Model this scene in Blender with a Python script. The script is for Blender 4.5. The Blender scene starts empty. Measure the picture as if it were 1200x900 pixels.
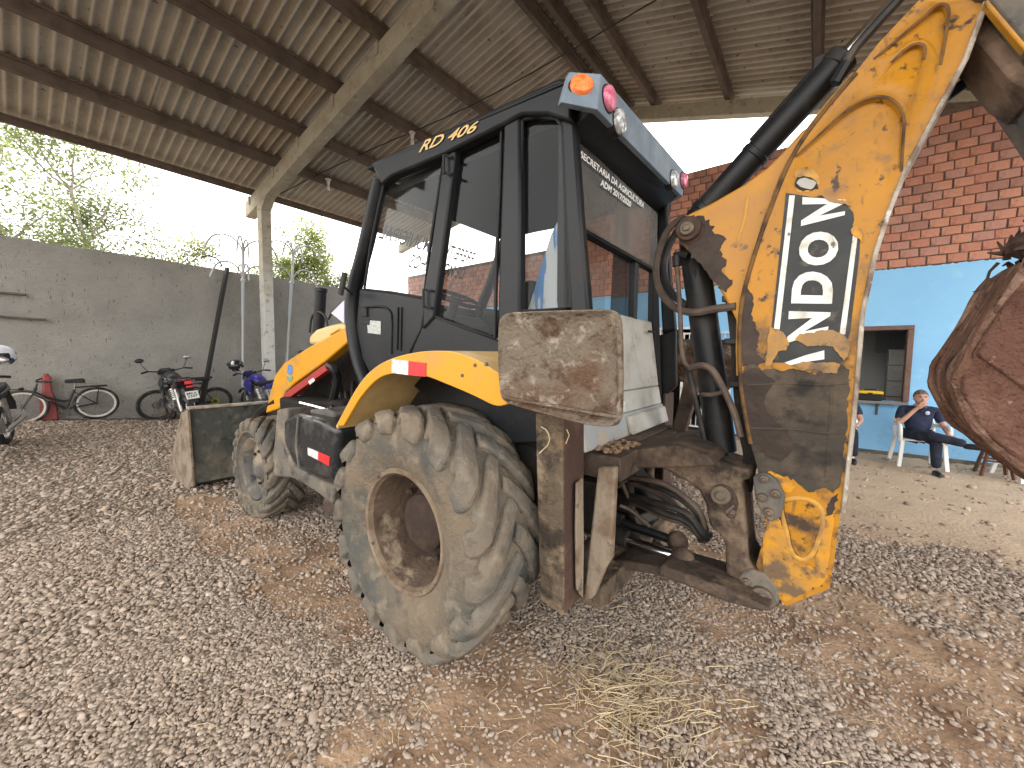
import bpy, bmesh, math, random
import numpy as np
from mathutils import Vector, Matrix, Euler
random.seed(7); rng=np.random.default_rng(7)
S=bpy.context.scene; COL=S.collection
# ------------------------------------------------------------------ camera
F_PX,PITCH,ROLL,YAW,EYE=455.0,3.878,0.671,37.993,1.6
def _axes():
    p,r,y=map(math.radians,(PITCH,ROLL,YAW))
    fw=np.array([-math.sin(y)*math.cos(p),math.cos(y)*math.cos(p),-math.sin(p)])
    rt=np.array([math.cos(y),math.sin(y),0.]); up=np.cross(rt,fw)
    return math.cos(r)*rt+math.sin(r)*up, -math.sin(r)*rt+math.cos(r)*up, fw
RT,UP,FW=_axes(); OC=np.array([0,0,EYE])
cam=bpy.data.cameras.new('camera'); camo=bpy.data.objects.new('camera',cam); COL.objects.link(camo)
cam.sensor_width=36; cam.lens=F_PX/1200*36; cam.clip_start=0.05; cam.clip_end=2000
M=Matrix(((RT[0],UP[0],-FW[0],0),(RT[1],UP[1],-FW[1],0),(RT[2],UP[2],-FW[2],EYE),(0,0,0,1)))
camo.matrix_world=M; S.camera=camo
def U(px,py,ax,v):
    """where the sight line of a photo point meets the plane x, y or z = v"""
    r=FW+(px-600)/F_PX*RT+(450-py)/F_PX*UP
    i='xyz'.index(ax); t=(v-OC[i])/r[i]; return Vector(OC+t*r)
# ------------------------------------------------------------------ world, sun, exposure
W=bpy.data.worlds.new('World'); S.world=W; W.use_nodes=True
def world():
    nt=W.node_tree; nt.nodes.clear(); N=nt.nodes.new; L=nt.links.new
    out=N('ShaderNodeOutputWorld'); bg=N('ShaderNodeBackground'); bg.inputs[1].default_value=0.15
    sky=N('ShaderNodeTexSky'); sky.sky_type='NISHITA'; sky.sun_disc=False
    sky.sun_elevation=math.radians(64); sky.sun_rotation=math.radians(200); sky.air_density=1.2; sky.dust_density=2.5
    tc=N('ShaderNodeTexCoord'); n=N('ShaderNodeTexNoise'); n.inputs['Scale'].default_value=2.2; n.inputs['Detail'].default_value=7; n.inputs['Roughness'].default_value=.55
    mp=N('ShaderNodeMapping'); mp.inputs['Scale'].default_value=(1,1,2.2)
    L(tc.outputs['Generated'],mp.inputs[0]); L(mp.outputs[0],n.inputs['Vector'])
    rp=N('ShaderNodeValToRGB'); rp.color_ramp.elements[0].position=.30; rp.color_ramp.elements[1].position=.52
    rp.color_ramp.elements[0].color=(.55,.55,.55,1)
    L(n.outputs['Fac'],rp.inputs[0])
    mx=N('ShaderNodeMix'); mx.data_type='RGBA'; mx.inputs[7].default_value=(8.5,8.25,7.9,1)
    L(rp.outputs[0],mx.inputs[0]); L(sky.outputs[0],mx.inputs[6]); L(mx.outputs[2],bg.inputs[0]); L(bg.outputs[0],out.inputs[0])
world()
sun=bpy.data.lights.new('sun','SUN'); sun.energy=.55; sun.angle=math.radians(35); sun.color=(1,.96,.9)
suno=bpy.data.objects.new('sun',sun); COL.objects.link(suno)
SD=Vector((math.cos(math.radians(64))*math.sin(math.radians(200)),math.cos(math.radians(64))*math.cos(math.radians(200)),math.sin(math.radians(64))))
suno.rotation_euler=SD.to_track_quat('Z','Y').to_euler()
S.view_settings.view_transform='Standard'; S.view_settings.look='None'; S.view_settings.gamma=1; S.view_settings.use_curve_mapping=False
S.view_settings.exposure=1.92
S.cycles.max_bounces=8; S.cycles.diffuse_bounces=5; S.cycles.transparent_max_bounces=16
# ------------------------------------------------------------------ materials
def mat(name,col,rough=.7,metal=0,layers=(),bump=None,bump2=None,spec=.4,coat=0):
    """layers: (colour, noise scale, lo, hi[, (z0,z1) fade in z, stretch xyz, roughness])"""
    m=bpy.data.materials.new(name); m.use_nodes=True; nt=m.node_tree; N=nt.nodes.new; L=nt.links.new
    b=nt.nodes['Principled BSDF']; b.inputs['Metallic'].default_value=metal; b.inputs['Roughness'].default_value=rough
    b.inputs['Specular IOR Level'].default_value=spec; b.inputs['Coat Weight'].default_value=coat
    tc=N('ShaderNodeTexCoord'); cur=None; rcur=None; k=0
    for ly in layers:
        c,sc,lo,hi=ly[:4]; z=ly[4] if len(ly)>4 else None; st=ly[5] if len(ly)>5 else None; rg=ly[6] if len(ly)>6 else None
        k+=1; n=N('ShaderNodeTexNoise'); n.inputs['Scale'].default_value=sc; n.inputs['Detail'].default_value=6; n.inputs['Roughness'].default_value=.62
        mp=N('ShaderNodeMapping'); mp.inputs['Location'].default_value=(k*3.7,k*1.3,k*7.1)
        if st: mp.inputs['Scale'].default_value=st
        L(tc.outputs['Object'],mp.inputs[0]); L(mp.outputs[0],n.inputs['Vector'])
        mr=N('ShaderNodeMapRange'); mr.inputs[1].default_value=lo; mr.inputs[2].default_value=hi; L(n.outputs['Fac'],mr.inputs[0]); fac=mr.outputs[0]
        if z:
            sx=N('ShaderNodeSeparateXYZ'); L(tc.outputs['Object'],sx.inputs[0])
            nz=N('ShaderNodeMath'); nz.operation='MULTIPLY_ADD'; L(n.outputs['Fac'],nz.inputs[0]); nz.inputs[1].default_value=(z[1]-z[0])*1.6; L(sx.outputs[2],nz.inputs[2])
            zr=N('ShaderNodeMapRange'); off=(z[1]-z[0])*.8; zr.inputs[1].default_value=z[0]+off; zr.inputs[2].default_value=z[1]+off; L(nz.outputs[0],zr.inputs[0])
            mu=N('ShaderNodeMath'); mu.operation='MULTIPLY'; L(fac,mu.inputs[0]); L(zr.outputs[0],mu.inputs[1]); fac=mu.outputs[0]
        mx=N('ShaderNodeMix'); mx.data_type='RGBA'; mx.inputs[7].default_value=(*c,1)
        if cur is None: mx.inputs[6].default_value=(*col,1)
        else: L(cur,mx.inputs[6])
        L(fac,mx.inputs[0]); cur=mx.outputs[2]
        if rg is not None:
            rm=N('ShaderNodeMix'); L(fac,rm.inputs[0]); rm.inputs[3].default_value=rg
            if rcur is None: rm.inputs[2].default_value=rough
            else: L(rcur,rm.inputs[2])
            rcur=rm.outputs[0]
    if cur is None: b.inputs['Base Color'].default_value=(*col,1)
    else: L(cur,b.inputs['Base Color'])
    if rcur is not None: L(rcur,b.inputs['Roughness'])
    prev=None
    for bp in (bump,bump2):
        if not bp: continue
        n=N('ShaderNodeTexNoise'); n.inputs['Scale'].default_value=bp[0]; n.inputs['Detail'].default_value=6
        if len(bp)>2:
            mp=N('ShaderNodeMapping'); mp.inputs['Scale'].default_value=bp[2]; L(tc.outputs['Object'],mp.inputs[0]); L(mp.outputs[0],n.inputs['Vector'])
        else: L(tc.outputs['Object'],n.inputs['Vector'])
        bn=N('ShaderNodeBump'); bn.inputs['Strength'].default_value=bp[1]; bn.inputs['Distance'].default_value=.03; L(n.outputs['Fac'],bn.inputs['Height'])
        if prev: L(prev,bn.inputs['Normal'])
        prev=bn.outputs[0]
    if prev: L(prev,b.inputs['Normal'])
    return m
def glass(name,tint,dirt=.12,dcol=(.35,.33,.28),scale=3,lo=.45,hi=.75,gl=.10):
    m=bpy.data.materials.new(name); m.use_nodes=True; nt=m.node_tree; N=nt.nodes.new; L=nt.links.new
    nt.nodes.clear(); out=N('ShaderNodeOutputMaterial'); tr=N('ShaderNodeBsdfTransparent'); tr.inputs[0].default_value=(*tint,1)
    gs=N('ShaderNodeBsdfGlossy'); gs.inputs['Roughness'].default_value=.03; gs.inputs[0].default_value=(.9,.93,.95,1)
    fr=N('ShaderNodeLayerWeight'); fr.inputs[0].default_value=.5; pw=N('ShaderNodeMath'); pw.operation='POWER'; pw.inputs[1].default_value=4; L(fr.outputs['Facing'],pw.inputs[0])
    mr=N('ShaderNodeMapRange'); mr.inputs[3].default_value=gl*.5; mr.inputs[4].default_value=.6; L(pw.outputs[0],mr.inputs[0])
    a=N('ShaderNodeMixShader'); L(mr.outputs[0],a.inputs[0]); L(tr.outputs[0],a.inputs[1]); L(gs.outputs[0],a.inputs[2])
    df=N('ShaderNodeBsdfDiffuse'); df.inputs[0].default_value=(*dcol,1)
    tc=N('ShaderNodeTexCoord'); n=N('ShaderNodeTexNoise'); n.inputs['Scale'].default_value=scale; n.inputs['Detail'].default_value=8; L(tc.outputs['Object'],n.inputs['Vector'])
    m2=N('ShaderNodeMapRange'); m2.inputs[1].default_value=lo; m2.inputs[2].default_value=hi; m2.inputs[3].default_value=dirt*.35; m2.inputs[4].default_value=dirt; L(n.outputs['Fac'],m2.inputs[0])
    b=N('ShaderNodeMixShader'); L(m2.outputs[0],b.inputs[0]); L(a.outputs[0],b.inputs[1]); L(df.outputs[0],b.inputs[2]); L(b.outputs[0],out.inputs[0])
    return m
DUST=(.30,.235,.165); MUD=(.16,.105,.065); DARK=(.03,.026,.022)
m_yellow=mat('yellow_paint',(.475,.207,.010),.42,0,[((.36,.165,.025),3,.40,.70),((.25,.13,.045),9,.55,.68),((.055,.035,.022),16,.60,.67),((.22,.11,.03),26,.60,.70,None,(1,1,.3)),((.055,.038,.026),7,.47,.60,(1.80,1.58))],bump=(14,.16),spec=.3)
m_yellow_dirty=mat('dirty_yellow_paint',(.58,.26,.010),.5,0,[((.30,.17,.06),4,.42,.62),((.14,.09,.05),8,.52,.62),((.05,.04,.03),18,.60,.66)],bump=(14,.2))
m_yellow_ear=mat('dusty_yellow_paint',(.55,.245,.015),.5,0,[((.42,.20,.045),3,.4,.65),((.14,.085,.05),10,.6,.68)],bump=(14,.15))
m_yellow_arm=mat('loader_yellow_paint',(.62,.285,.012),.42,0,[((.44,.24,.06),5,.5,.75)],bump=(14,.06))
m_black=mat('black_cab_paint',(.009,.0105,.013),.42,0,[((.028,.027,.025),4,.52,.82,None,None,.6)],bump=(40,.05),spec=.28)
m_blackcyl=mat('black_cylinder_paint',(.011,.0115,.013),.42,0,[((.04,.033,.027),5,.5,.75,None,None,.7)],spec=.3)
m_seal=mat('black_rubber',(.012,.012,.013),.65)
m_visor=mat('dusty_grey_visor_paint',(.15,.20,.25),.5,0,[((.26,.31,.36),6,.4,.75),((.05,.07,.09),22,.60,.70,None,(1,1,.35))])
m_tyre=mat('muddy_tyre_rubber',(.085,.085,.078),.92,0,[((.17,.135,.096),2.6,.36,.58),((.235,.19,.14),9,.54,.72),((.075,.072,.064),5,.54,.70)],bump=(26,.6),bump2=(90,.35),spec=.2)
m_lug=mat('dusty_tyre_tread',(.11,.108,.098),.92,0,[((.175,.142,.105),2.2,.36,.58),((.245,.205,.155),8,.54,.72),((.085,.082,.073),5,.54,.70)],bump=(24,.55),bump2=(90,.3),spec=.2)
m_rim=mat('dusty_wheel_rim',(.21,.16,.11),.85,0,[((.13,.085,.055),4,.44,.60),((.05,.035,.025),16,.60,.66)],bump=(30,.35))
m_barrel=mat('muddy_rim_barrel',(.11,.075,.05),.9,0,[((.06,.038,.027),4,.44,.60),((.27,.21,.145),6,.55,.68)],bump=(30,.4))
m_rim_dark=mat('dark_wheel_disc',(.035,.022,.016),.9,0,[((.085,.05,.033),5,.45,.68)],bump=(30,.4))
m_rim_front=mat('grey_front_rim',(.10,.095,.085),.8,0,[((.25,.2,.145),4,.45,.62),((.03,.03,.03),7,.55,.65)],bump=(30,.3))
m_steel=mat('muddy_brown_steel',(.062,.042,.03),.8,0,[((.17,.115,.075),5,.50,.68),((.03,.02,.015),9,.55,.68)],bump=(25,.5))
m_greysteel=mat('dusty_grey_steel',(.10,.095,.085),.75,0,[((.19,.155,.115),5,.46,.64),((.04,.035,.03),11,.58,.68)],bump=(25,.35))
m_paleframe=mat('mud_caked_pale_frame',(.235,.19,.14),.9,0,[((.14,.095,.062),6,.44,.60),((.07,.055,.045),10,.6,.68)],bump=(18,.6,(1,1,.4)))
m_leg=mat('mud_caked_stabilizer_leg',(.10,.073,.047),.9,0,[((.22,.16,.105),5,.47,.62),((.32,.12,.035),7,.60,.68),((.035,.026,.019),8,.50,.64)],bump=(16,.9),bump2=(60,.4))
m_legside=mat('dark_rusty_leg_side',(.055,.03,.022),.75,0,[((.12,.07,.045),5,.5,.7)],bump=(20,.3))
m_pad=mat('mud_caked_stabilizer_pad',(.17,.135,.10),.9,0,[((.12,.068,.04),4,.48,.62),((.33,.28,.22),13,.56,.66),((.08,.042,.024),9,.56,.66)],bump=(14,.9),bump2=(60,.7))
m_worn=mat('worn_bare_boom_steel',(.052,.042,.032),.8,0,[((.105,.078,.052),5,.45,.66),((.02,.017,.014),7,.50,.64)],bump=(22,.3))
m_brownstain=mat('brown_grease_stain',(.032,.02,.014),.65,0,[((.065,.042,.03),6,.45,.7)],bump=(22,.3))
m_bucket=mat('red_clay_bucket',(.135,.068,.05),.95,0,[((.20,.11,.08),4,.45,.62),((.09,.042,.03),7,.52,.66),((.34,.22,.17),28,.66,.73)],bump=(14,.9),bump2=(70,.7),spec=.15)
m_bucketrim=mat('caked_clay_rim',(.15,.08,.055),.95,0,[((.30,.2,.15),6,.5,.66,None,(.6,3,1)),((.06,.035,.025),8,.52,.62,None,(.6,3,1))],bump=(12,1),bump2=(50,.7),spec=.15)
m_chrome=mat('chrome_rod',(.75,.76,.78),.12,1)
m_bolt=mat('dusty_bolt_steel',(.13,.105,.085),.6,.4,[((.2,.15,.1),20,.45,.65)])
m_decalb=mat('black_boom_decal',(.016,.018,.019),.5,0,[((.09,.075,.05),12,.6,.70),((.035,.037,.036),5,.45,.7)])
m_decalw=mat('white_decal_letters',(.74,.73,.68),.5,0,[((.45,.42,.35),10,.52,.68),((.12,.1,.07),18,.64,.69)])
m_flange=mat('worn_pale_flange',(.42,.37,.30),.7,0,[((.16,.11,.08),9,.48,.60,None,(1,1,.5)),((.6,.57,.52),14,.58,.66)],bump=(25,.3))
m_bead=mat('dirt_filled_groove',(.17,.085,.025),.8,0,[((.05,.03,.018),9,.45,.62)])
m_beady=mat('paint_weld_bead',(.55,.29,.05),.6,0,[((.25,.14,.06),8,.45,.62)])
m_white=mat('dirty_white_panel',(.43,.42,.385),.6,0,[((.31,.28,.23),5,.45,.68),((.2,.13,.09),8,.62,.72)],bump=(20,.1))
m_panelgrey=mat('grey_lower_panel',(.32,.34,.36),.6,0,[((.42,.35,.27),5,.48,.66),((.22,.15,.1),8,.6,.7)],bump=(20,.15))
m_red=mat('red_strut_paint',(.36,.035,.03),.5,0,[((.2,.06,.045),6,.5,.7)])
m_redref=mat('red_reflector',(.75,.03,.035),.3); m_whref=mat('white_reflector',(.72,.72,.70),.35,0,[((.5,.5,.5),60,.45,.55)])
m_tank=mat('glossy_black_tank',(.018,.02,.022),.24,0,[((.07,.062,.055),5,.52,.72,None,None,.7)],bump=(8,.05))
m_hood=mat('faded_yellow_hood',(.72,.50,.22),.5,0,[((.55,.35,.14),5,.45,.7)])
m_hose=mat('black_hydraulic_hose',(.022,.021,.02),.55,0,[((.08,.06,.045),8,.5,.7)])
m_hosedust=mat('dusty_brown_hose',(.085,.062,.048),.7,0,[((.14,.1,.075),9,.45,.65)])
m_dark=mat('dark_greasy_iron',(.016,.014,.012),.85,0,[((.04,.03,.023),6,.5,.7)],bump=(20,.4),spec=.2)
m_orange=mat('orange_lens',(.85,.16,.03),.25,0,[((.95,.30,.1),26,.4,.6)],spec=.6); m_pink=mat('faded_red_lens',(.58,.10,.20),.2,0,[((.72,.25,.36),26,.4,.6)],spec=.6); m_clear=mat('clear_lens',(.72,.74,.74),.15,.1,[((.35,.37,.38),40,.45,.55)],spec=.6)
m_gold=mat('gold_cab_lettering',(.62,.42,.16),.5); m_wtext=mat('white_glass_lettering',(.75,.75,.73),.6); m_dtext=mat('backs_of_window_letters',(.06,.07,.05),.7)
g_side=glass('side_glass',(.92,.94,.94),.03,(.4,.38,.33),gl=.03); g_dark=glass('tinted_quarter_glass',(.70,.71,.70),.03,(.25,.24,.22),gl=.025); g_rear=glass('dusty_tinted_rear_glass',(.42,.42,.40),.55,(.36,.35,.33),1.6,.35,.7); g_clear=glass('clear_glass',(.93,.95,.95),.05)
m_brick=[mat('clay_brick_%s'%n,c,.9,0,[((c[0]*.62,c[1]*.6,c[2]*.6),6,.5,.72),((c[0]*1.2,c[1]*1.3,c[2]*1.35),14,.58,.72)],bump=(40,.5)) for n,c in (('red',(.50,.225,.155)),('orange',(.55,.265,.18)),('brown',(.38,.195,.15)),('rose',(.47,.245,.19)))]
m_mortar=mat('grey_mortar',(.17,.125,.10),.95,0,[((.10,.075,.06),10,.45,.65)],bump=(30,.6))
m_blue=mat('light_blue_wall_paint',(.27,.57,.87),.75,0,[((.25,.54,.85),1.2,.42,.68),((.32,.62,.88),4,.58,.72),((.33,.30,.27),9,.60,.66,(0.5,.05))],bump=(30,.15))
m_plaster=mat('grey_cement_plaster',(.355,.342,.31),.95,0,[((.275,.265,.24),1.1,.4,.66),((.345,.325,.30),4,.5,.75,None,(1,1,1.6)),((.10,.093,.085),13,.63,.68,None,(1,2.6,.6)),((.19,.11,.06),3,.45,.7,(.45,.1))],bump=(9,.9,(1,1,2.2)),bump2=(60,.8))
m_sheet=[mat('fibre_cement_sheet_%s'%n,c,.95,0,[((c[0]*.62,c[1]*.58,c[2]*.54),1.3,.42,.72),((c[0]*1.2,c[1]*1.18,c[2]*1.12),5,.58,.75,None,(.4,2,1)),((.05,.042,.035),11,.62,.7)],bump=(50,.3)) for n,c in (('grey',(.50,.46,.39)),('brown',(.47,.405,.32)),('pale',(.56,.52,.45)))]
for m in m_sheet:  # light caught by the lower crests, painted in as pale lines; rest darkened
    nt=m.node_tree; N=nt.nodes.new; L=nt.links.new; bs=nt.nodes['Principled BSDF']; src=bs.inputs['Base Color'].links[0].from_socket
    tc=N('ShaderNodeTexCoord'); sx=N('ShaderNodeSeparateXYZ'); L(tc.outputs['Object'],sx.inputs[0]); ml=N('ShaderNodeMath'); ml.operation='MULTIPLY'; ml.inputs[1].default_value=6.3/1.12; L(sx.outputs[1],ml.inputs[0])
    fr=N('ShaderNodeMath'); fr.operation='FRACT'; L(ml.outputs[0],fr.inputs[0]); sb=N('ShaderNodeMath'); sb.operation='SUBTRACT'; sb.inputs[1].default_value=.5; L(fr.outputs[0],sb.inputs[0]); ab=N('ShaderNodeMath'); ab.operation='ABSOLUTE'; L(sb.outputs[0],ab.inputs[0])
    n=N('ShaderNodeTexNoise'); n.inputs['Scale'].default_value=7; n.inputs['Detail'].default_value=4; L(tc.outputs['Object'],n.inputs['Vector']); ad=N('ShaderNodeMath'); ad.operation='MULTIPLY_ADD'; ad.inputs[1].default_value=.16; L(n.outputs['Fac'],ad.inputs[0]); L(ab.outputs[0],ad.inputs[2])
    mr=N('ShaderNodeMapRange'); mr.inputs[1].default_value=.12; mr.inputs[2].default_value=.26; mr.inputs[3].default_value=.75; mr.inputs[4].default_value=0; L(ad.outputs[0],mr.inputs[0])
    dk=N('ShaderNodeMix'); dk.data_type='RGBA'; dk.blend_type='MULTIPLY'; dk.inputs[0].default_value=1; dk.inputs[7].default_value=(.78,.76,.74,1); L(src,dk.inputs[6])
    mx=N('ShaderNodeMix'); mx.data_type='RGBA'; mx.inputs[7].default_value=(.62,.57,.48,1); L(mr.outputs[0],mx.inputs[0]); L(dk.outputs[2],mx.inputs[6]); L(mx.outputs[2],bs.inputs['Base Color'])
m_purlin=mat('dark_concrete_purlin',(.15,.115,.092),.9,0,[((.095,.073,.058),3,.42,.66),((.16,.13,.105),7,.58,.72)],bump=(30,.3))
m_conc=mat('pale_concrete',(.42,.385,.30),.9,0,[((.32,.28,.20),2,.42,.66),((.13,.12,.08),7,.60,.72),((.5,.47,.40),9,.58,.7),((.60,.59,.55),3,.30,.45,(4.1,3.3)),((.33,.31,.26),8,.56,.68)],bump=(30,.3))
m_frame=mat('brown_window_frame',(.17,.10,.075),.6,0,[((.11,.062,.045),8,.45,.65)]); m_sill=mat('grey_sill_slab',(.24,.22,.20),.8)
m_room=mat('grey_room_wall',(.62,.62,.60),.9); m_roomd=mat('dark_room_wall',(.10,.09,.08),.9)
m_wpaint=mat('white_painted_iron',(.74,.74,.72),.5,0,[((.5,.47,.42),8,.5,.7)])
m_pvc=mat('white_pvc_pipe',(.46,.47,.47),.4,0,[((.45,.44,.40),3,.5,.7)]); m_pvcgrey=mat('grey_pipe_sleeve',(.40,.46,.50),.45)
m_iron=mat('dark_iron_tube',(.028,.025,.023),.6); m_plast=mat('white_plastic_chair',(.80,.80,.78),.4)
m_skin=mat('skin',(.50,.28,.20),.55); m_hair=mat('grey_brown_hair',(.07,.055,.045),.8,0,[((.18,.165,.15),60,.45,.6)]); m_navy=mat('navy_cloth',(.012,.018,.045),.85,0,[((.025,.035,.07),7,.45,.65)],bump=(30,.25)); m_jeans=mat('dark_navy_trousers',(.012,.015,.03),.9,0,[((.03,.036,.06),7,.45,.65)],bump=(30,.25)); m_shoe=mat('black_shoe',(.012,.012,.013),.45); m_eye=mat('dark_eye',(.02,.015,.012),.3); m_lip=mat('lips',(.36,.13,.11),.5); m_badge=mat('pale_shirt_badge',(.45,.5,.6),.7)
m_wood=mat('brown_stool_wood',(.13,.06,.035),.6,0,[((.08,.035,.02),10,.45,.65)])
m_bark=mat('pale_bark',(.30,.27,.22),.9,0,[((.14,.12,.09),9,.45,.65)])
def leafmat(name,c1,c2):
    m=mat(name,c1,.6,0,[(c2,1.3,.42,.62)]); b=m.node_tree.nodes['Principled BSDF']; nt=m.node_tree
    t=nt.nodes.new('ShaderNodeBsdfTranslucent'); t.inputs[0].default_value=(c2[0]*2.2,c2[1]*2.2,c2[2]*1.6,1); a=nt.nodes.new('ShaderNodeMixShader'); a.inputs[0].default_value=.55
    nt.links.new(b.outputs[0],a.inputs[1]); nt.links.new(t.outputs[0],a.inputs[2]); nt.links.new(a.outputs[0],nt.nodes['Material Output'].inputs[0]); return m
m_leaf=leafmat('light_green_leaves',(.10,.125,.065),(.12,.14,.07)); m_leaf2=leafmat('yellow_green_leaves',(.11,.13,.06),(.13,.145,.065)); m_leaf3=leafmat('mid_green_leaves',(.08,.11,.04),(.12,.14,.045))
m_straw=mat('dry_straw',(.52,.42,.27),.8,0,[((.36,.28,.15),9,.45,.65)])
# ------------------------------------------------------------------ mesh builder
ORG={}
def rough(pts,amp=1.6,step=4,seed=1):
    r=random.Random(seed); o=[]; n=len(pts)
    for i in range(n):
        (x0,y0),(x1,y1)=pts[i],pts[(i+1)%n]; L=math.hypot(x1-x0,y1-y0); k=max(1,int(L/step))
        for j in range(k): a=j/k; o.append((x0+(x1-x0)*a+r.gauss(0,amp*.55),y0+(y1-y0)*a+r.gauss(0,amp*.55)))
    return o
class MB:
    def __init__(s): s.bm=bmesh.new()
    def box(s,c,d,rot=None):
        m=Matrix.Translation(Vector(c))@(rot.to_4x4() if rot else Matrix.Identity(4))@Matrix.Diagonal((d[0],d[1],d[2],1))
        bmesh.ops.create_cube(s.bm,size=1,matrix=m); return s
    def ab(s,a,b):
        a,b=Vector(a),Vector(b); return s.box((a+b)/2,[abs(x) for x in (b-a)])
    def bar(s,p,q,w,h,up=(0,0,1)):
        p,q=Vector(p),Vector(q); z=(q-p); l=z.length; z.normalize(); u=Vector(up); x=u.cross(z)
        if x.length<1e-4: x=Vector((1,0,0)).cross(z)
        x.normalize(); y=z.cross(x); R=Matrix((x,y,z)).transposed()
        return s.box((p+q)/2,(w,h,l),R)
    def cyl(s,p,q,r,r2=None,n=16,cap=True):
        p,q=Vector(p),Vector(q); z=q-p; l=z.length; R=z.to_track_quat('Z','Y').to_matrix().to_4x4()
        bmesh.ops.create_cone(s.bm,cap_ends=cap,segments=n,radius1=r,radius2=r if r2 is None else r2,depth=l,matrix=Matrix.Translation((p+q)/2)@R); return s
    def ball(s,c,r,sc=(1,1,1),n=12,rot=None):
        m=Matrix.Translation(Vector(c))@(rot.to_4x4() if rot else Matrix.Identity(4))@Matrix.Diagonal((sc[0],sc[1],sc[2],1))
        bmesh.ops.create_uvsphere(s.bm,u_segments=n,v_segments=max(6,n*2//3),radius=r,matrix=m); return s
    def tube(s,pts,r,n=8,smooth=0,flat=None):
        P=[Vector(p) for p in pts]
        for _ in range(smooth):
            Q=[P[0]]
            for a,b in zip(P,P[1:]): Q+= [a.lerp(b,.25),a.lerp(b,.75)]
            Q.append(P[-1]); P=Q
        rs=r if isinstance(r,(list,tuple)) else None; prev=None; nx=None; m=len(P)
        for i,p in enumerate(P):
            t=(P[min(i+1,m-1)]-P[max(i-1,0)]).normalized()
            if nx is None: nx=t.orthogonal().normalized() if abs(t.y)>.95 else (Vector((0,1,0))-t*t.y).normalized()
            nx=(nx-t*nx.dot(t)).normalized(); ny=t.cross(nx)
            rr=(rs[0]+(rs[-1]-rs[0])*i/(m-1)) if rs else r
            k=flat if flat else 1
            ring=[s.bm.verts.new(p+nx*rr*k*math.cos(2*math.pi*j/n)+ny*rr*math.sin(2*math.pi*j/n)) for j in range(n)]
            if prev:
                for j in range(n): s.bm.faces.new((prev[j],prev[(j+1)%n],ring[(j+1)%n],ring[j]))
            else: s.bm.faces.new(ring[::-1])
            prev=ring
        s.bm.faces.new(prev); return s
    def prism(s,pts,vec):
        v=Vector(vec); a=[s.bm.verts.new(Vector(p)) for p in pts]; b=[s.bm.verts.new(Vector(p)+v) for p in pts]; n=len(a)
        s.bm.faces.new(a[::-1]); s.bm.faces.new(b)
        for i in range(n): s.bm.faces.new((a[i],a[(i+1)%n],b[(i+1)%n],b[i]))
        return s
    def px(s,pts,y,th,ax='y'):
        """plate whose outline is seen at these photo points on plane ax=y"""
        v={'y':(0,th,0),'x':(-th,0,0)}[ax]
        return s.prism([U(a,b,ax,y) for a,b in pts],v)
    def lathe(s,prof,c,n=40,axis='y',close=False):
        c=Vector(c); rings=[]
        for r,h in prof:
            ring=[]
            for i in range(n):
                a=2*math.pi*i/n
                if axis=='y': p=Vector((r*math.cos(a),h,r*math.sin(a)))
                elif axis=='x': p=Vector((h,r*math.cos(a),r*math.sin(a)))
                else: p=Vector((r*math.cos(a),r*math.sin(a),h))
                ring.append(s.bm.verts.new(c+p))
            rings.append(ring)
        rr=rings+([rings[0]] if close else [])
        for a,b in zip(rr,rr[1:]):
            for i in range(n): s.bm.faces.new((a[i],a[(i+1)%n],b[(i+1)%n],b[i]))
        return s
    def build(s,name,m,parent=None,bevel=0,seg=2,ang=38,smooth=True,org=None,sub=0):
        bm=s.bm
        bmesh.ops.recalc_face_normals(bm,faces=bm.faces)
        o=ORG.get(parent,Vector((0,0,0))) if parent else (Vector(org) if org else Vector((0,0,0)))
        if o.length: bmesh.ops.translate(bm,verts=bm.verts,vec=-o)
        if smooth:
            for f in bm.faces: f.smooth=True
            th=math.radians(ang)
            for e in bm.edges:
                if len(e.link_faces)==2 and e.calc_face_angle(0)>th: e.smooth=False
        me=bpy.data.meshes.new(name); bm.to_mesh(me); bm.free(); me.materials.append(m)
        ob=bpy.data.objects.new(name,me); COL.objects.link(ob); ORG[ob]=o
        if parent: ob.parent=parent
        else: ob.location=o
        if bevel:
            b=ob.modifiers.new('bevel','BEVEL'); b.width=bevel; b.segments=seg; b.limit_method='ANGLE'; b.angle_limit=math.radians(35)
        if sub:
            b=ob.modifiers.new('sub','SUBSURF'); b.levels=sub; b.render_levels=sub
        return ob
def tag(o,label=None,cat=None,group=None,kind=None):
    if label: o['label']=label
    if cat: o['category']=cat
    if group: o['group']=group
    if kind: o['kind']=kind
    return o
def thing(name,label,cat,loc=(0,0,0),group=None):
    o=bpy.data.objects.new(name,None); COL.objects.link(o); o.location=loc; o.empty_display_size=.1; ORG[o]=Vector(loc)
    return tag(o,label,cat,group)
def part(name,parent):
    o=bpy.data.objects.new(name,None); COL.objects.link(o); o.parent=parent; o.empty_display_size=.1; ORG[o]=ORG[parent]; return o
def copy_tree(o,parent=None):
    c=o.copy(); COL.objects.link(c); c.parent=parent
    for ch in [x for x in ALLCH(o)]: copy_tree(ch,c)
    return c
def ALLCH(o): return list(o.children)
def glyphs(txt,offset=0,shear=0):
    cu=bpy.data.curves.new('t','FONT'); cu.body=txt; cu.size=1; cu.offset=offset; cu.shear=shear; cu.resolution_u=4
    ob=bpy.data.objects.new('t',cu); COL.objects.link(ob); dg=bpy.context.evaluated_depsgraph_get(); me=bpy.data.meshes.new_from_object(ob.evaluated_get(dg))
    V=np.array([v.co[:] for v in me.vertices]); Fs=[tuple(p.vertices) for p in me.polygons]
    bpy.data.objects.remove(ob); bpy.data.curves.remove(cu); bpy.data.meshes.remove(me); return V,Fs
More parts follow.
